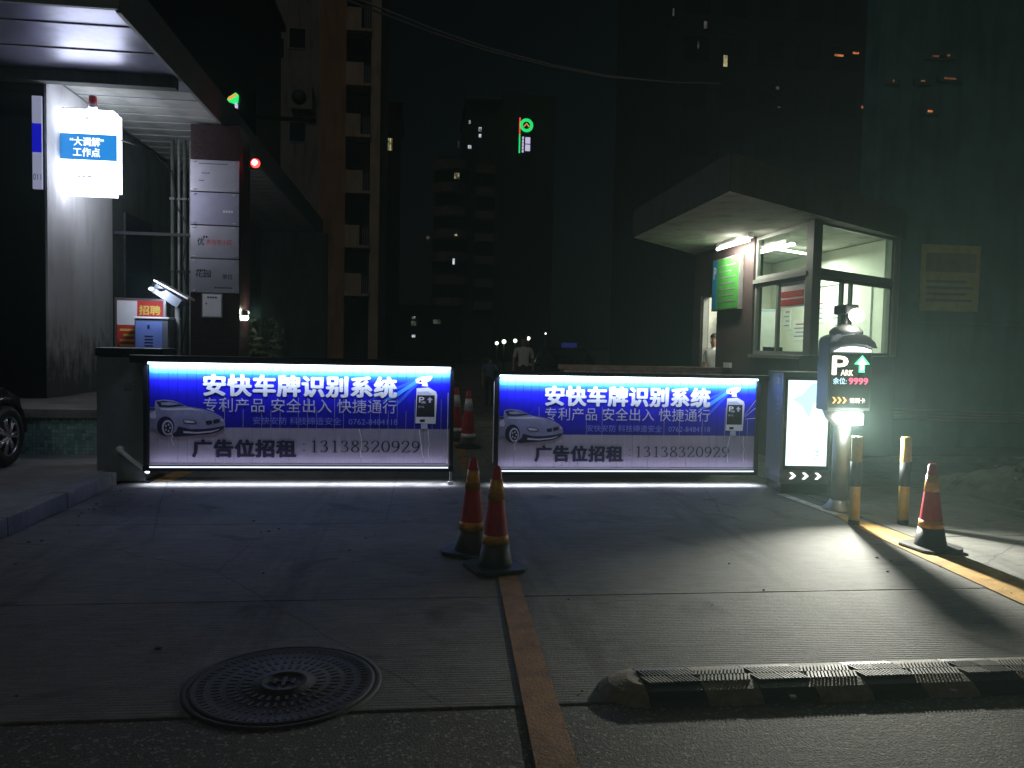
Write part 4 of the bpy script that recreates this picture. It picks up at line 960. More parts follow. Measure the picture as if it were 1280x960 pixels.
nb = thing('notice_frame', 'small white framed notice on the gate pillar below the plaques', 'notice', tuple(at(265.5, 397, 12.995)))
obj('frame', MB().box(-.16, .16, -.02, .004, 0, .39, bev=.003), M['alu'], nb); obj('sheet', MB().box(-.142, .142, -.024, -.0205, .018, .372), M['paper'], nb)
marks(nb, [(-.075, .31, .03, .03, 4), (-.1, .21, .02, .03, 1)], M['navyprint'])
for o in nb.children:
    if o.name.startswith('printed_mark'): o.location.y = 0.006
rl = thing('red_signal_lamp', 'glowing red round lamp on the side of the gate pillar', 'lamp', tuple(at(320, 205, 13.2)))
obj('lens', MB().ball((0, -0.05, 0), 0.075), M['redlamp'], rl); obj('lens_core', MB().ball((0, -0.10, 0), 0.045), M['redcore'], rl)
obj('housing', MB().box(-0.12, 0.03, -0.02, 0.1, -0.07, 0.07, bev=0.01), M['black'], rl)
light('red_lamp_light', 'POINT', (0.02, -0.14, -0.02), 2.2, (1, 0.03, 0.03), rl, shadow_soft_size=.05)
# conduits left of the pillar
for k, (x, r_) in enumerate(((216, .03), (224, .022), (231, .03), (238, .018))):
    lab = ['pale downpipe farthest left of the four beside the gate pillar', 'thin grey conduit second from the left beside the gate pillar', 'grey downpipe third from the left beside the gate pillar', 'thin conduit touching the left side of the gate pillar'][k]
    a = at(x, 440, 13.5); t = thing('downpipe', lab, 'pipe', (a.x, 13.5, 0), group='pipes beside the gate pillar')
    obj('pipe', MB().tube([(0, 0, 0), (0, 0, 4.8)], r_, 10), M['greywall' if k % 2 == 0 else 'alu'], t)
    for z in (1.2, 2.6, 3.8): obj('clip', MB().box(-r_ - .012, r_ + .012, -r_ - .008, r_ + .01, z, z + .04), M['black'], t)
cbm = MB(); pts = [at(150, 175, 11.5), at(190, 188, 11.5), at(215, 215, 13), at(222, 260, 13.3), at(236, 285, 13.3), at(228, 330, 13.3), at(236, 380, 13.3), at(226, 440, 13.3)]
obj('loose_cable', cbm.tube(pts, 0.012, 6), M['cable'], label='loose black cable drooping from the white wall to the pillar', category='cable')

sl_ = thing('wall_lamp', 'small white wall lamp shining on the lane side of the gate pillar', 'lamp', tuple(at(307, 397, 13.3)))
obj('bulb', MB().ball((0, 0, 0), .05), M['lamp'], sl_); obj('holder', MB().lathe([(.05, .03), (.06, .1), (.02, .13)], 12), M['cabinet'], sl_)
light('wall_lamp_light', 'POINT', (0.14, .1, .1), 11, (0.95, 1.0, 0.85), sl_, shadow_soft_size=.06)

# ------------------------------------------------------------------ red board, blue box, camera post
rb = thing('recruitment_board', 'red recruitment board with white paper in a steel frame behind the cabinet', 'notice board', tuple(at(143, 372, 9.35)))
obj('frame', MB().box(0, .56, .0, .04, -.95, 0.0, bev=.006), M['steel'], rb)
pn = obj('red_panel', MB().box(.025, .535, -.006, -.0005, -.92, -.025), M['redprint'], rb)
obj('paper_sheet', MB().box(.03, .25, -.010, -.0065, -.31, -.03), M['paper'], rb)
text('招聘', M['gold'], pn, .27, -.0085, -.19, .24, .11, bold=.035)
for k in range(8): obj('printed_line', MB().box(.06 + .04 * (k % 3 == 1), .22, -.0085, -.0065, -.38 - k * .06, -.355 - k * .06), M['gold'], rb)
for x in (.03, .53): obj('leg', MB().box(x - .02, x + .02, .005, .035, -rb.location.z, -.951), M['steel'], rb)
bx = thing('control_box', 'grey control box with blue label front under the plate camera', 'control box', tuple(at(168, 398, 9.05)))
bx.location.z = 0
zt_ = at(168, 398, 9.05).z
obj('housing', MB().box(0, .36, .0, .42, .3, zt_, bev=.008), M['kiosk'], bx)
obj('lid', MB().box(-.012, .372, -.012, .432, zt_ + .001, zt_ + .022, bev=.006), M['white'], bx)
lp = obj('label_panel', MB().box(.012, .30, -.005, -.0005, .55, zt_ - .03), M['bluebox'], bx)
for k in range(4): obj('printed_line', MB().box(.11, .20, -.0075, -.0055, zt_ - .20 - k * .035, zt_ - .19 - k * .035), M['navyprint'], lp)
obj('printed_mark', MB().box(.14, .165, -.0075, -.0055, zt_ - .11, zt_ - .07), M['navyprint'], lp)
obj('post', MB().tube([(.18, .2, 0.0), (.18, .2, .299)], .05, 12), M['cabinet'], bx)
cp_ = thing('plate_camera', 'white plate reading camera with sunshield on a post above the blue label box', 'camera', (at(222, 440, 9.3).x, 9.3, 0))
obj('post', MB().tube([(0, 0, .12), (0, 0, 1.98)], .03, 12), M['alu'], cp_)
ca_, cb_ = at(196, 352, 9.15) - cp_.location, at(238, 375, 9.15) - cp_.location
def slant(mb, a, b, y0, y1, up0, up1):
    d = (b - a).normalized(); n_ = Vector((-d.z, 0, d.x)); n_ = n_ if n_.z > 0 else -n_
    P_ = [a + n_ * up0, b + n_ * up0, b + n_ * up1, a + n_ * up1]
    mb.prism([(p.x, p.z) for p in P_], 'y', y0, y1)
m_ = MB(); slant(m_, ca_, cb_, -.27, .0, 0, .018); obj('sunshield', m_, M['white'], cp_)
m_ = MB(); slant(m_, ca_ + Vector((.03, 0, -.02)), cb_ + Vector((-.06, 0, -.0)), -.24, -.03, -.115, -.012); obj('camera_body', m_, M['kiosk'], cp_)
m_ = MB(); slant(m_, ca_ + Vector((-.015, 0, -.01)), ca_ + Vector((.028, 0, -.03)), -.22, -.05, -.10, -.012); obj('lens_hood', m_, M['black'], cp_)
obj('clamp', MB().box(-.05, .05, -.06, .06, 1.92, 2.0, bev=.01), M['black'], cp_)

lm = at(189, 361, 8.95) - cp_.location
obj('fill_lamp', MB().ball(lm, .028, 1.2, 1, .8).ball(lm + Vector((.06, .0, -.03)), .022), M['litfill'], cp_)
obj('lamp_bracket', MB().tube([lm + Vector((.02, .03, -.01)), lm + Vector((.10, .1, .0))], .014, 8), M['black'], cp_)
light('fill_lamp_light', 'POINT', tuple(lm + Vector((.03, -.06, -.02))), 13, (0.72, 0.80, 1.0), cp_, shadow_soft_size=.05)

# plant by the pillar
def plant(label, loc, n, r, h, group=None):
    t = thing('potted_plant', label, 'plant', loc, group=group)
    obj('pot', MB().lathe([(.13, 0), (.17, .28), (.18, .30), (.15, .30)], 16), M['kickplate'], t)
    st = MB(); lf = MB()
    for k in range(9):
        a = random.uniform(0, 2 * PI); e = Vector((math.cos(a) * r * .8, math.sin(a) * r * .8, h * random.uniform(.7, 1)))
        st.tube([(0, 0, .28), (e.x * .4, e.y * .4, .28 + (e.z - .28) * .6), tuple(e)], [.012, .008, .004], 6)
        for q_ in range(n // 9):
            f = random.uniform(.35, 1.05); c = Vector((e.x * f, e.y * f, .28 + (e.z - .28) * f)) + Vector([random.gauss(0, .06) for _ in range(3)])
            u = Vector([random.gauss(0, 1) for _ in range(3)]).normalized(); v = u.cross(Vector([random.gauss(0, 1) for _ in range(3)])).normalized()
            l_ = random.uniform(.05, .1)
            lf.poly([c - u * l_, c + v * l_ * .35, c + u * l_, c - v * l_ * .35])
    obj('stem', st, M['bark'], t); obj('foliage', lf, M['leaf'], t, kind='stuff')
    return t
pa = at(328, 440, 14.6); plant('leafy potted plant on the ground right behind the gate pillar', (pa.x, 14.6, 0), 990, .40, 1.85)

# ------------------------------------------------------------------ cars
def wheel(parent, x, y, r, side):
    wd = .2
    ty = MB()
    n = 28; prof = [(r * .66, -wd / 2), (r * .93, -wd / 2), (r, -wd * .3), (r, wd * .3), (r * .93, wd / 2), (r * .66, wd / 2)]
    rings = [[ty.b.verts.new((q * math.cos(2 * PI * k / n), z, q * math.sin(2 * PI * k / n))) for k in range(n)] for q, z in prof]
    for i in range(len(rings)):
        for k in range(n): ty.b.faces.new((rings[i][k], rings[i][(k + 1) % n], rings[(i + 1) % len(rings)][(k + 1) % n], rings[(i + 1) % len(rings)][k])).smooth = True
    wn = obj('wheel', ty, M['rubber'], parent, (x, y, r))
    rm_ = MB(); s = side * wd * .42
    rm_.tube([(0, s - side * .03, 0), (0, s, 0)], .06, 14)
    for k in range(7):
        a = 2 * PI * k / 7; c, s_ = math.cos(a), math.sin(a)
        for da in (-.13, .13):
            c2, s2 = math.cos(a + da), math.sin(a + da)
            rm_.tube([(c * .04, s, s_ * .04), (c2 * r * .64, s - side * .015, s2 * r * .64)], [.02, .014], 6)
    pr = [(r * .62, s - side * .02), (r * .68, s - side * .02), (r * .68, s + side * .012), (r * .62, s + side * .006)]
    rg = [[rm_.b.verts.new((q * math.cos(2 * PI * k / n), z, q * math.sin(2 * PI * k / n))) for k in range(n)] for q, z in pr]
    for i in range(4):
        for k in range(n): rm_.b.faces.new((rg[i][k], rg[i][(k + 1) % n], rg[(i + 1) % 4][(k + 1) % n], rg[(i + 1) % 4][k])).smooth = True
    obj('rim', rm_, M['alloy'], wn)
    obj('brake_disc', MB().tube([(0, s - side * .07, 0), (0, s - side * .055, 0)], r * .5, 20), M['iron'], wn)
    return wn
def car(label, loc, rz, plate=None):
    """saloon, nose towards local -X... +X; length along X"""
    t = thing('parked_car', label, 'car', loc, rz)
    st = [(-2.25, .52, .70, .60), (-2.15, .36, .92, .78), (-1.6, .27, .98, .86), (-.9, .24, 1.0, .89), (0, .24, .99, .90), (.8, .24, .98, .90), (1.5, .26, .90, .86), (2.0, .33, .78, .76), (2.25, .46, .62, .55)]
    b = MB(); rings = []
    for x, z0, z1, hw_ in st:
        m = (z0 + z1) / 2
        sec = [(-hw_ * .8, z0), (-hw_ * .97, z0 + .08), (-hw_, m), (-hw_ * .97, z1 - .06), (-hw_ * .82, z1), (0, z1 + .02), (hw_ * .82, z1), (hw_ * .97, z1 - .06), (hw_, m), (hw_ * .97, z0 + .08), (hw_ * .8, z0)]
        rings.append([b.b.verts.new((x, y, z)) for y, z in sec])
    for i in range(len(rings) - 1):
        for k in range(len(rings[0])):
            f = b.b.faces.new((rings[i][k], rings[i + 1][k], rings[i + 1][(k + 1) % 11], rings[i][(k + 1) % 11])); f.smooth = True
    b.b.faces.new(rings[0][::-1]); b.b.faces.new(rings[-1])
    obj('body', b, M['carpaint'], t)
    cab = MB(); cs = [(-1.55, .96, .72), (-1.0, 1.36, .60), (-.3, 1.46, .58), (.35, 1.42, .58), (1.15, .95, .72)]
    rg = [[cab.b.verts.new(p) for p in ((x, -.80 if 0 < i < 4 else -.72, .95), (x, -w_, z), (x, w_, z), (x, .80 if 0 < i < 4 else .72, .95))] for i, (x, z, w_) in enumerate(cs)]
    for i in range(4):
        for k in range(3): cab.b.faces.new((rg[i][k], rg[i + 1][k], rg[i + 1][k + 1], rg[i][k + 1])).smooth = True
    obj('cabin_glass', cab, M['darkglass'], t)
    obj('roof', MB().prism([(-1.02, -.58), (-.3, -.565), (.37, -.565), (.37, .565), (-.3, .565), (-1.02, .58)], 'z', 1.40, 1.475), M['carpaint'], t)
    for x in (-1.38, 1.38):
        for s in (-1, 1):
            obj('wheel_arch', MB().tube([(x + .40 * math.cos(a), s * .885, .34 + .40 * math.sin(a)) for a in [PI * k / 10 for k in range(11)]], .035, 8), M['carpaint'], t)
            wheel(t, x, s * .83, .335, s)
    for s in (-1, 1):
        obj('headlight', MB().ball((2.04, s * .56, .66), .13, .9, 1.3, .6), M['steel'], t)
        obj('tail_light', MB().ball((-2.13, s * .60, .80), .12, .6, 1.5, .7), M['red'], t)
        obj('mirror', MB().ball((.75, s * .95, 1.0), .10, .6, 1, .7), M['carpaint'], t)
    obj('number_plate', MB().box(2.235, 2.262, -.22, .22, .42, .54, bev=.003), M['darkwall'], t)
    return t
cl = car('black car with bright alloy wheel at the far left edge of the pavement', (-5.13, 7.22, .127), R(90))
cl.scale = (.95, .95, .95)
cf = car('dark parked car in the lane behind the low brown wall', (4.25, 22.5, 0), R(-90))
tx = thing('roof_light_box', 'small blue lamp box on the roof of the dark car in the lane', 'lamp', (4.35, 22.4, 1.478))
obj('lamp_box', MB().box(-.22, .22, -.08, .08, 0, .14, bev=.02), M['plateblue'], tx)

# ------------------------------------------------------------------ people
def person(name_label, loc, rz, top, pants, h=1.72, stride=0.12, seated=False):
    t = thing('person', name_label, 'person', loc, rz)
    k = h / 1.72
    J = {'pel': (0, 0, .93), 'wa': (0, -.01, 1.08), 'ch': (0, 0, 1.28), 'nk': (0, .005, 1.44), 'h0': (0, -.01, 1.52), 'h1': (0, -.02, 1.60), 'h2': (0, -.005, 1.69)}
    rad = {'pel': (.15, .11), 'wa': (.135, .10), 'ch': (.16, .11), 'nk': (.055, .055), 'h0': (.065, .075), 'h1': (.075, .092), 'h2': (.055, .065)}
    E_ = [('pel', 'wa'), ('wa', 'ch'), ('ch', 'nk'), ('nk', 'h0'), ('h0', 'h1'), ('h1', 'h2')]
    for s, n in ((-1, 'l'), (1, 'r')):
        st = stride * s
        if seated: leg = [('hp', (s * .10, -.02, .90), .09), ('kn', (s * .12, -.44, .92), .065), ('an', (s * .12, -.44, .52), .045), ('ft', (s * .13, -.60, .47), .04)]
        else: leg = [('hp', (s * .10, 0, .86), .092), ('kn', (s * .10, -st * .7 - .02, .49), .062), ('an', (s * .10, st * .9 - st, .09), .043), ('ft', (s * .12, -st * .0 - .15, .035), .035)]
        prev = 'pel'
        for nm, p, r_ in leg: J[nm + n] = p; rad[nm + n] = (r_, r_); E_.append((prev, nm + n)); prev = nm + n
        arm = [('sh', (s * .19, 0, 1.39), .062), ('el', (s * .245, .02 + st * .3, 1.12), .045), ('wr', (s * .25, -.06 + st * .8, .88), .030), ('pa', (s * .25, -.075 + st * .9, .80), .033)]
        prev = 'ch'
        for nm, p, r_ in arm: J[nm + n] = p; rad[nm + n] = (r_, r_); E_.append((prev, nm + n)); prev = nm + n
        px, py, pz = arm[3][1]
        for q_, (dy, ln) in enumerate(((-.03, .072), (-.01, .082), (.01, .078), (.03, .06))):
            J[f'f{q_}a{n}'] = (px, py + dy, pz - .045); J[f'f{q_}b{n}'] = (px - s * .018, py + dy - .004, pz - .045 - ln)
            rad[f'f{q_}a{n}'] = (.011, .011); rad[f'f{q_}b{n}'] = (.008, .008); E_ += [('pa' + n, f'f{q_}a{n}'), (f'f{q_}a{n}', f'f{q_}b{n}')]
        J['t1' + n] = (px - s * .01, py - .05, pz - .01); J['t2' + n] = (px - s * .015, py - .065, pz - .06); rad['t1' + n] = (.013, .013); rad['t2' + n] = (.009, .009)
        E_ += [('pa' + n, 't1' + n), ('t1' + n, 't2' + n)]
    names = list(J); me = bpy.data.meshes.new('body'); me.from_pydata([Vector(J[n]) * k for n in names], [(names.index(a), names.index(b)) for a, b in E_], [])
    tmp = bpy.data.objects.new('tmp', me); COL.objects.link(tmp)
    md = tmp.modifiers.new('s', 'SKIN'); sv = me.skin_vertices[0].data
    for i, n in enumerate(names): sv[i].radius = (rad[n][0] * k, rad[n][1] * k); sv[i].use_root = n == 'pel'
    tmp.modifiers.new('u', 'SUBSURF').levels = 1
    dg = bpy.context.evaluated_depsgraph_get(); dg.update()
    nm = bpy.data.meshes.new_from_object(tmp.evaluated_get(dg)); bpy.data.objects.remove(tmp); nm.name = 'body'
    nm.materials.clear()
    for m in (M['skin'], M[top], M[pants]): nm.materials.append(m)
    for p in nm.polygons:
        c = p.center / k; ax = abs(c.x)
        arm = ax > .17 and c.z < 1.42 and not (seated and c.y < -.1)
        if arm: p.material_index = 1 if c.z > 1.16 else 0
        elif c.z < .98: p.material_index = 2
        elif c.z < 1.455: p.material_index = 1
        else: p.material_index = 0
        if not seated and c.z < .06: p.material_index = 2
        p.use_smooth = True
    link('body', nm, t)
    hr = MB(); hr.ball((0, .012 * k, 1.645 * k), .098 * k, .98, 1.1, .92)
    bmesh.ops.delete(hr.b, geom=[v for v in hr.b.verts if v.co.z < 1.63 * k and v.co.y < .02 * k], context='VERTS')
    obj('hair', hr, M['hair'], t)
    fc = MB()
    fc.ball((0, -.115 * k, 1.585 * k), .016 * k, .8, 1, 1.3, 1, 0)
    for s in (-1, 1):
        fc.ball((s * .033 * k, -.098 * k, 1.612 * k), .012 * k, 1, .6, .7, 1, 1); fc.ball((s * .088 * k, 0, 1.595 * k), .022 * k, .4, .8, 1.2, 1, 0)
    fc.box(-.024 * k, .024 * k, -.10 * k, -.088 * k, 1.538 * k, 1.547 * k, mi=2)
    obj('face', fc, [M['skin'], M['hair'], M['redprint']], t)
    return t
mp_ = at(655, 418, 20); person('man in a pale short sleeved shirt walking behind the gap of the barriers', (mp_.x, 20, 0), R(-8), 'shirt', 'trousers', 1.76, .16)
mp2 = at(613, 446, 18.6); person('child in blue walking up the dark lane beside the man', (mp2.x, 18.6, 0), R(170), 'blueshirt', 'trousers', 1.26, .14)
person('guard with black hair seated in the booth doorway', (5.02, 12.75, .28), R(-60), 'shirt', 'trousers', 1.5, 0, True)
stl = thing('stool', 'plain stool under the seated guard in the booth', 'stool', (5.02, 12.75, .28))
obj('seat', MB().lathe([(.16, .64), (.17, .66), (.17, .69), (.15, .70)], 16), M['wood'], stl)
for k in range(4): a = PI / 4 + k * PI / 2; obj('leg', MB().tube([(.14 * math.cos(a), .14 * math.sin(a), 0), (.11 * math.cos(a), .11 * math.sin(a), .639)], .014, 8), M['black'], stl)

# ------------------------------------------------------------------ buildings behind
ap = thing('apartment_building', 'tall apartment block with orange stripe and stacked balconies left of the lane', 'building', (0, 46, 0))
xs = [at(x, 100, 46).x for x in (330, 400, 433, 436, 464, 476)]
obj('wall', MB().box(xs[0] - 6, xs[1], 0, 10, 0, 27), M['aptwall'], ap)
obj('orange_stripe', MB().box(xs[1] + .002, xs[2], -.15, 10, 0, 27), M['aptorange'], ap)
obj('balcony_wall', MB().box(xs[2] + .002, xs[4] - .002, 1.0, 10, 0, 27), M['darkwall'], ap)
obj('pale_column', MB().box(xs[4], xs[5], -.1, 10, 0, 27), M['aptpale'], ap)
for k, y in enumerate((20, 88, 152, 222, 290, 350)):
    z = at(450, y, 46).z
    bl = obj('balcony', MB().box(xs[2] + .01, xs[4] - .01, -.35, .99, z - .95, z - .8), M['aptpale'], ap)
    obj('parapet', MB().box(xs[2] + .02, xs[2] + (1.0 if k % 2 else .85), -.34, -.2, z - .799, z + .35, bev=.03), M['aptpale'], bl)
    for q_ in range(4): obj('baluster', MB().box(xs[2] + 1.02 + q_ * .13, xs[2] + 1.05 + q_ * .13, -.32, -.29, z - .799, z + .2), M['alu'], bl)
    obj('balcony_door', MB().box(xs[2] + .25, xs[2] + .95, .93, .995, z - .798, z + 1.2), M['winpane'], ap)
for y, x in ((48, 372), (165, 372), (265, 378), (60, 345)):
    z = at(x, y, 46).z; xx = at(x, y, 46).x
    wn = obj('window', MB().box(xx - .5, xx + .5, -.05, -.002, z - .6, z + .6), M['alu'], ap); obj('pane', MB().box(xx - .44, xx + .44, -.06, -.051, z - .54, z + .54), M['winpane'], wn)
a0 = at(378, 122, 46)
ac = thing('air_conditioner', 'old air conditioner unit on the grey apartment wall beside the orange stripe', 'air conditioner', (a0.x, 45.9, a0.z - .8))
obj('casing', MB().box(-.62, .62, -.5, .1, 0, 1.3, bev=.04), M['aptwall'], ac); obj('fan_grille', MB().lathe([(.01, 0), (.42, 0), (.42, .04), (.01, .04)], 20), M['darkwall'], ac).rotation_euler = (PI / 2, 0, 0)
ac.children[1].location = (-.1, -.51, .65)
obj('support_bracket', MB().box(-.55, .55, -.45, .1, -.08, -.002), M['darkwall'], ac)
# small lit neighbour block
nbk = thing('neighbour_block', 'dark narrow block right of the apartments with one lit yellow window', 'building', (0, 58, 0))
x0, x1 = at(478, 200, 58).x, at(497, 200, 58).x
obj('wall', MB().box(x0 - 3, x1, 0, 8, 0, at(480, 133, 58).z), M['farwall'], nbk)
z0, z1 = at(483, 189, 58).z, at(483, 172, 58).z
wn = obj('window', MB().box(at(477, 180, 58).x, at(491, 180, 58).x, -.08, -.002, z0, z1), M['alu'], nbk)
pn_ = obj('pane', MB().box(at(478, 180, 58).x, at(490, 180, 58).x, -.1, -.081, z0 + .06, z1 - .06), M['litwin_warm'], wn)
for k in range(4): obj('window_bar', MB().box(at(480 + k * 3, 180, 58).x, at(480.8 + k * 3, 180, 58).x, -.13, -.101, z0, z1), M['alu'], wn)
obj('eave', MB().box(x0 - 3, x1 + .3, -.5, 8, at(480, 133, 58).z + .002, at(480, 131, 58).z + .1), M['farwall'], nbk)
obj('sunshade', MB().box(x0, x1, -.6, -.003, at(483, 160, 58).z - .1, at(483, 160, 58).z), M['farwall'], nbk)
# far block with balconies
fb = thing('far_apartment_tower', 'distant apartment tower with curved balconies straight up the lane', 'building', (0, 88, 0))
X = lambda x: at(x, 250, 88).x
Z = lambda y: at(590, y, 88).z
obj('wall', MB().box(X(543), X(628), 0, 14, 0, Z(195)), M['dimwall'], fb); obj('upper_wall', MB().box(X(582), X(632), .4, 13, Z(195) + .002, Z(125)), M['dimwall'], fb)
obj('roof_slab', MB().box(X(579), X(635), -.6, 13, Z(125) + .002, Z(122)), M['farwall'], fb)
for k, y in enumerate((205, 233, 262, 290, 318, 346, 374)):
    arc = [(X(540), 0)] + [(X(540) + (X(588) - X(540)) * i / 8, -2.0 * math.sin(PI * i / 8) ** .6) for i in range(1, 8)] + [(X(588), 0)]
    bl = obj('balcony', MB().prism(arc, 'z', Z(y) - 1.0, Z(y)), M['farwall'], fb)
    obj('balcony', MB().box(X(594), X(626), -1.2, -.003, Z(y + 3) - .9, Z(y + 3)), M['farwall'], fb)
for (x, y, w_, h_, m) in ((587, 153, 2.5, 4, 'litwin_white'), (600, 162, 3.5, 5, 'litwin_white'), (600, 170, 3, 4, 'litwin_white'), (587, 184, 4, 4, 'litwin_white'), (573, 181, 1.6, 9, 'litwin_dim'), (571, 220, 6, 7, 'litwin_warm'), (535, 297, 4, 4, 'litwin_dim'), (570, 294, 3, 2, 'litwin_warm'), (567, 327, 2.5, 7, 'litwin_white'), (627, 165, 8, 3, 'litwin_dim'), (547, 400, 7, 4, 'litwin_dim')):
    c = at(x, y, 87.6 if y < 190 else 85.5); k = 88 / 960
    wn = obj('window', MB().box(c.x - w_ * k * .6, c.x + w_ * k * .6, c.y - 88 - .1, c.y - 88, c.z - h_ * k * .6, c.z + h_ * k * .6), M['winpane'], fb)
    obj('pane', MB().box(c.x - w_ * k * .5, c.x + w_ * k * .5, c.y - 88 - .14, c.y - 88 - .101, c.z - h_ * k * .5, c.z + h_ * k * .5), M[m], wn)
# neon signs
def neon(label, x, y, Y, r_px, half=False):
    c = at(x, y, Y); k = Y / 960; r = r_px * k
    t = thing('neon_sign', label, 'neon sign', tuple(c))
    if half:
        obj('green_canopy', MB().prism([(-r * .9, -r * .1), (0, -r * .35), (r * .55, -r * .2), (r * .65, r * .9), (r * .3, r * 1.1), (-r * .2, r * .7), (-r * .7, r * .35)], 'y', -.15, 0), M['neon_green'], t)
        for q_ in range(5): obj('orange_tube', MB().tube([(-r * .6 + q_ * r * .25, -.2, -r * .05 + q_ * .03), (-r * .3 + q_ * r * .22, -.2, r * .35 + q_ * r * .1)], .035, 6), M['neon_orange'], t)
        obj('trunk', MB().box(r * .2, r * .5, -.12, 0, -r * .95, -r * .4), M['neon_lilac'], t)
    else:
        n = 20
        obj('green_ring', MB().tube([(r * math.cos(2 * PI * q / n), -.1, r * math.sin(2 * PI * q / n)) for q in range(n + 1)], r * .3, 8), M['neon_green'], t)
        obj('orange_tube', MB().tube([(-r * .5, -.16, -r * .3), (0, -.16, r * .3), (r * .5, -.16, -r * .3)], r * .13, 6), M['neon_orange'], t)
        obj('backing', MB().tube([(0, 0, 0), (0, .1, 0)], r * 1.25, 20), M['winpane'], t)
    return t
ng = neon('round green neon emblem high above the far end of the lane', 658, 157, 70, 6.5)
k = 70 / 960
obj('red_bar', MB().box(-9 * k, -7.4 * k, -.1, 0, -11 * k, 9 * k), M['neon_red'], ng); obj('green_bar', MB().box(-9 * k, -7.4 * k, -.1, 0, -34 * k, -11.5 * k), M['neon_green'], ng)
obj('sign_board', MB().box(-10 * k, 9 * k, .101, .3, -38 * k, 10 * k), M['winpane'], ng)
for q_ in range(2): obj('lit_character', MB().box(-1 * k, 5 * k, -.1, 0, (-22 - q_ * 9) * k, (-14.5 - q_ * 9) * k), M['neon_lilac'], ng)
for q_ in range(5): obj('lit_character', MB().box(-5 * k, -3 * k, -.1, 0, (-17 - q_ * 4) * k, (-14 - q_ * 4) * k), M['neon_lilac'], ng)
sup = thing('sign_tower', 'dark tower carrying the round green neon emblem', 'building', (at(658, 157, 71).x, 71.5, 0))
obj('wall', MB().box(-2.2, 2.6, -1.0, 6, 0, at(658, 120, 71).z), M['dimwall'], sup)
n2 = neon('green tree shaped neon emblem above the gate pillar', 293, 127, 22.4, 8, True)
k = 22.4 / 960
for q_ in range(4): obj('lit_character', MB().box(13 * k, 15.5 * k, -.06, 0, (-36 - q_ * 5) * k, (-32.5 - q_ * 5) * k), M['litwin_white' if q_ > 1 else 'litwin_dim'], n2)
obj('sign_bracket', MB().box(-.6, .6, .002, .12, -1.7, .35), M['winpane'], n2)
n2b = obj('support_arm', MB().box(.2, 2.2, .13, .2, -.4, -.3), M['black'], n2)
# right tower block
tw = thing('right_tower_block', 'tall dark tower block behind the booth with window reflections as glowing orange slits', 'building', (0, 52, 0))
xa, xb = at(835, 50, 52).x, 60
obj('wall', MB().box(xa, xb, 0, 14, 0, 42), M['dimwall'], tw)
wmesh = MB().box(-.9, .9, -.08, -.002, -.8, .8).mesh('window', M['winpane'])
for i in range(14):
    for j in range(5): link('window', wmesh, tw, (xa + 2 + i * 2.7, 0, 12.5 + j * 3.2))
for (x, y, w_, h_, m) in ((842, 15, 2, 9, 'litwin_dim'), (882, 31, 4, 9, 'litwin_dim'), (873, 56, 2, 9, 'litwin_dim'), (907, 76, 5, 14, 'litwin_warm'), (1049, 69, 12, 2.5, 'glintslit'), (1070, 66, 8, 2.5, 'glintslit'), (1079, 134, 4, 3, 'glintslit'), (1172, 69, 8, 1.8, 'glintslit_dim'), (1188, 68, 3, 2, 'glintslit_dim'), (1190, 97, 16, 2, 'glintslit_dim'), (1156, 100, 5, 1.5, 'glintslit_dim'), (1165, 138, 6, 2.2, 'glintslit'), (1119, 100, 1.5, 3, 'glintslit_dim'), (972, 110, 4, 4, 'litwin_dim'), (974, 134, 4, 1.5, 'litwin_dim')):
    if x > 1100:
        c = at(x, y, 11.42); k = 11.42 / 960
        wn = obj('window', MB().box(c.x - w_ * k * .5 - .12, c.x + w_ * k * .5 + .12, -.03, -.001, c.z - .05, c.z + .03), M['rightwall'], rw, (-7.0, 0, 0))
        obj('pane', MB().box(c.x - w_ * k * .5, c.x + w_ * k * .5, -.05, -.031, c.z - h_ * k * .5, c.z + h_ * k * .5), M[m], wn)
        continue
    c = at(x, y, 51.8); k = 52 / 960
    wn = obj('window', MB().box(c.x - w_ * k * .6 - .1, c.x + w_ * k * .6 + .1, -.16, -.085, c.z - h_ * k * .5 - .1, c.z + h_ * k * .5 + .1), M['winpane'], tw)
    obj('pane', MB().box(c.x - w_ * k * .5, c.x + w_ * k * .5, -.2, -.161, c.z - h_ * k * .5, c.z + h_ * k * .5), M[m], wn)
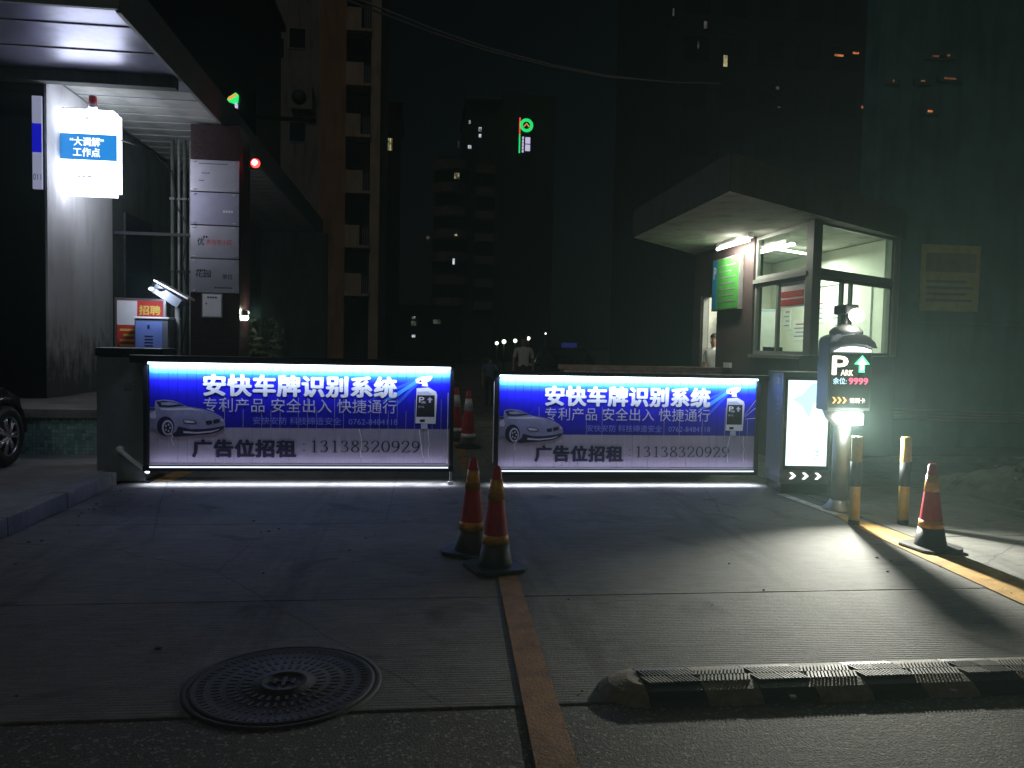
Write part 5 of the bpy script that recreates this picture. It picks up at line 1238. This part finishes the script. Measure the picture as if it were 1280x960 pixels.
# low shops at the far left end of the lane
sh = thing('far_shop_row', 'low dark shop row with small lit openings at the far end of the lane', 'building', (0, 62, 0))
obj('wall', MB().box(-12, at(600, 400, 62).x - 1.5, 0, 6, 0, 4.6), M['dimwall'], sh)
for (x, y, w_, h_) in ((517, 397, 4, 3), (517, 404, 6, 6), (546, 402, 9, 5), (517, 420, 4, 3), (486, 422, 2, 7)):
    c = at(x, y, 61.8); k = 62 / 960
    wn = obj('window', MB().box(c.x - w_ * k * .6, c.x + w_ * k * .6, -.1, -.002, c.z - h_ * k * .6, c.z + h_ * k * .6), M['winpane'], sh)
    obj('pane', MB().box(c.x - w_ * k * .5, c.x + w_ * k * .5, -.14, -.101, c.z - h_ * k * .5, c.z + h_ * k * .5), M['litwin_white' if h_ < 4 else 'litwin_dim'], wn)
# globe lamps
labs = ['leftmost globe lamp in the row behind the walking man', 'second globe lamp from the left, biggest glow left of the man', 'third globe lamp, just left of the head of the man', 'fourth globe lamp, just right of the head of the man', 'faint globe lamp standing alone right of the man']
for i, (x, y, r_) in enumerate(((621, 429, 2.3), (630, 427, 2.8), (644, 426, 2.5), (660.5, 423, 2.4), (682, 417, 1.2))):
    c = at(x, y, 36); t = thing('globe_lamp', labs[i], 'lamp post', (c.x, 36, 0), group='globe lamps up the lane')
    obj('globe', MB().ball((0, 0, c.z), r_ * 36 / 960), M['globe'], t); obj('post', MB().tube([(0, 0, 0), (0, 0, c.z - r_ * .037)], .04, 8), M['black'], t)
# overhead wires
for i, (dy, lab) in enumerate(((0, 'upper overhead wire crossing the night sky from the apartments'), (7, 'lower overhead wire crossing the night sky from the apartments'))):
    pts = [at(x, y + dy * (1 - (x - 420) / 420), 24 + (x - 430) * .05) for x, y in ((395, -22), (470, 8), (540, 36), (610, 60), (690, 81), (760, 95), (840, 103), (900, 105))]
    obj('overhead_wire', MB().tube(pts, 0.032, 6), M['wire'], label=lab, category='wire', group='overhead wires')

# ------------------------------------------------------------------ thin air volume added for lamp halos, green glare in its tint
hz = bpy.data.materials.new('halo_haze'); hz.use_nodes = True; ht = hz.node_tree; ht.nodes.clear()
hv = ht.nodes.new('ShaderNodeVolumePrincipled'); hv.inputs['Color'].default_value = (0.64, 0.96, 0.92, 1)
hv.inputs['Density'].default_value = 0.0031; hv.inputs['Anisotropy'].default_value = 0.6
ho = ht.nodes.new('ShaderNodeOutputMaterial'); ht.links.new(hv.outputs[0], ho.inputs['Volume'])
obj('lamp_halo_haze', MB().box(-205, 205, -70, 305, -1.4, 46), hz, kind='stuff')
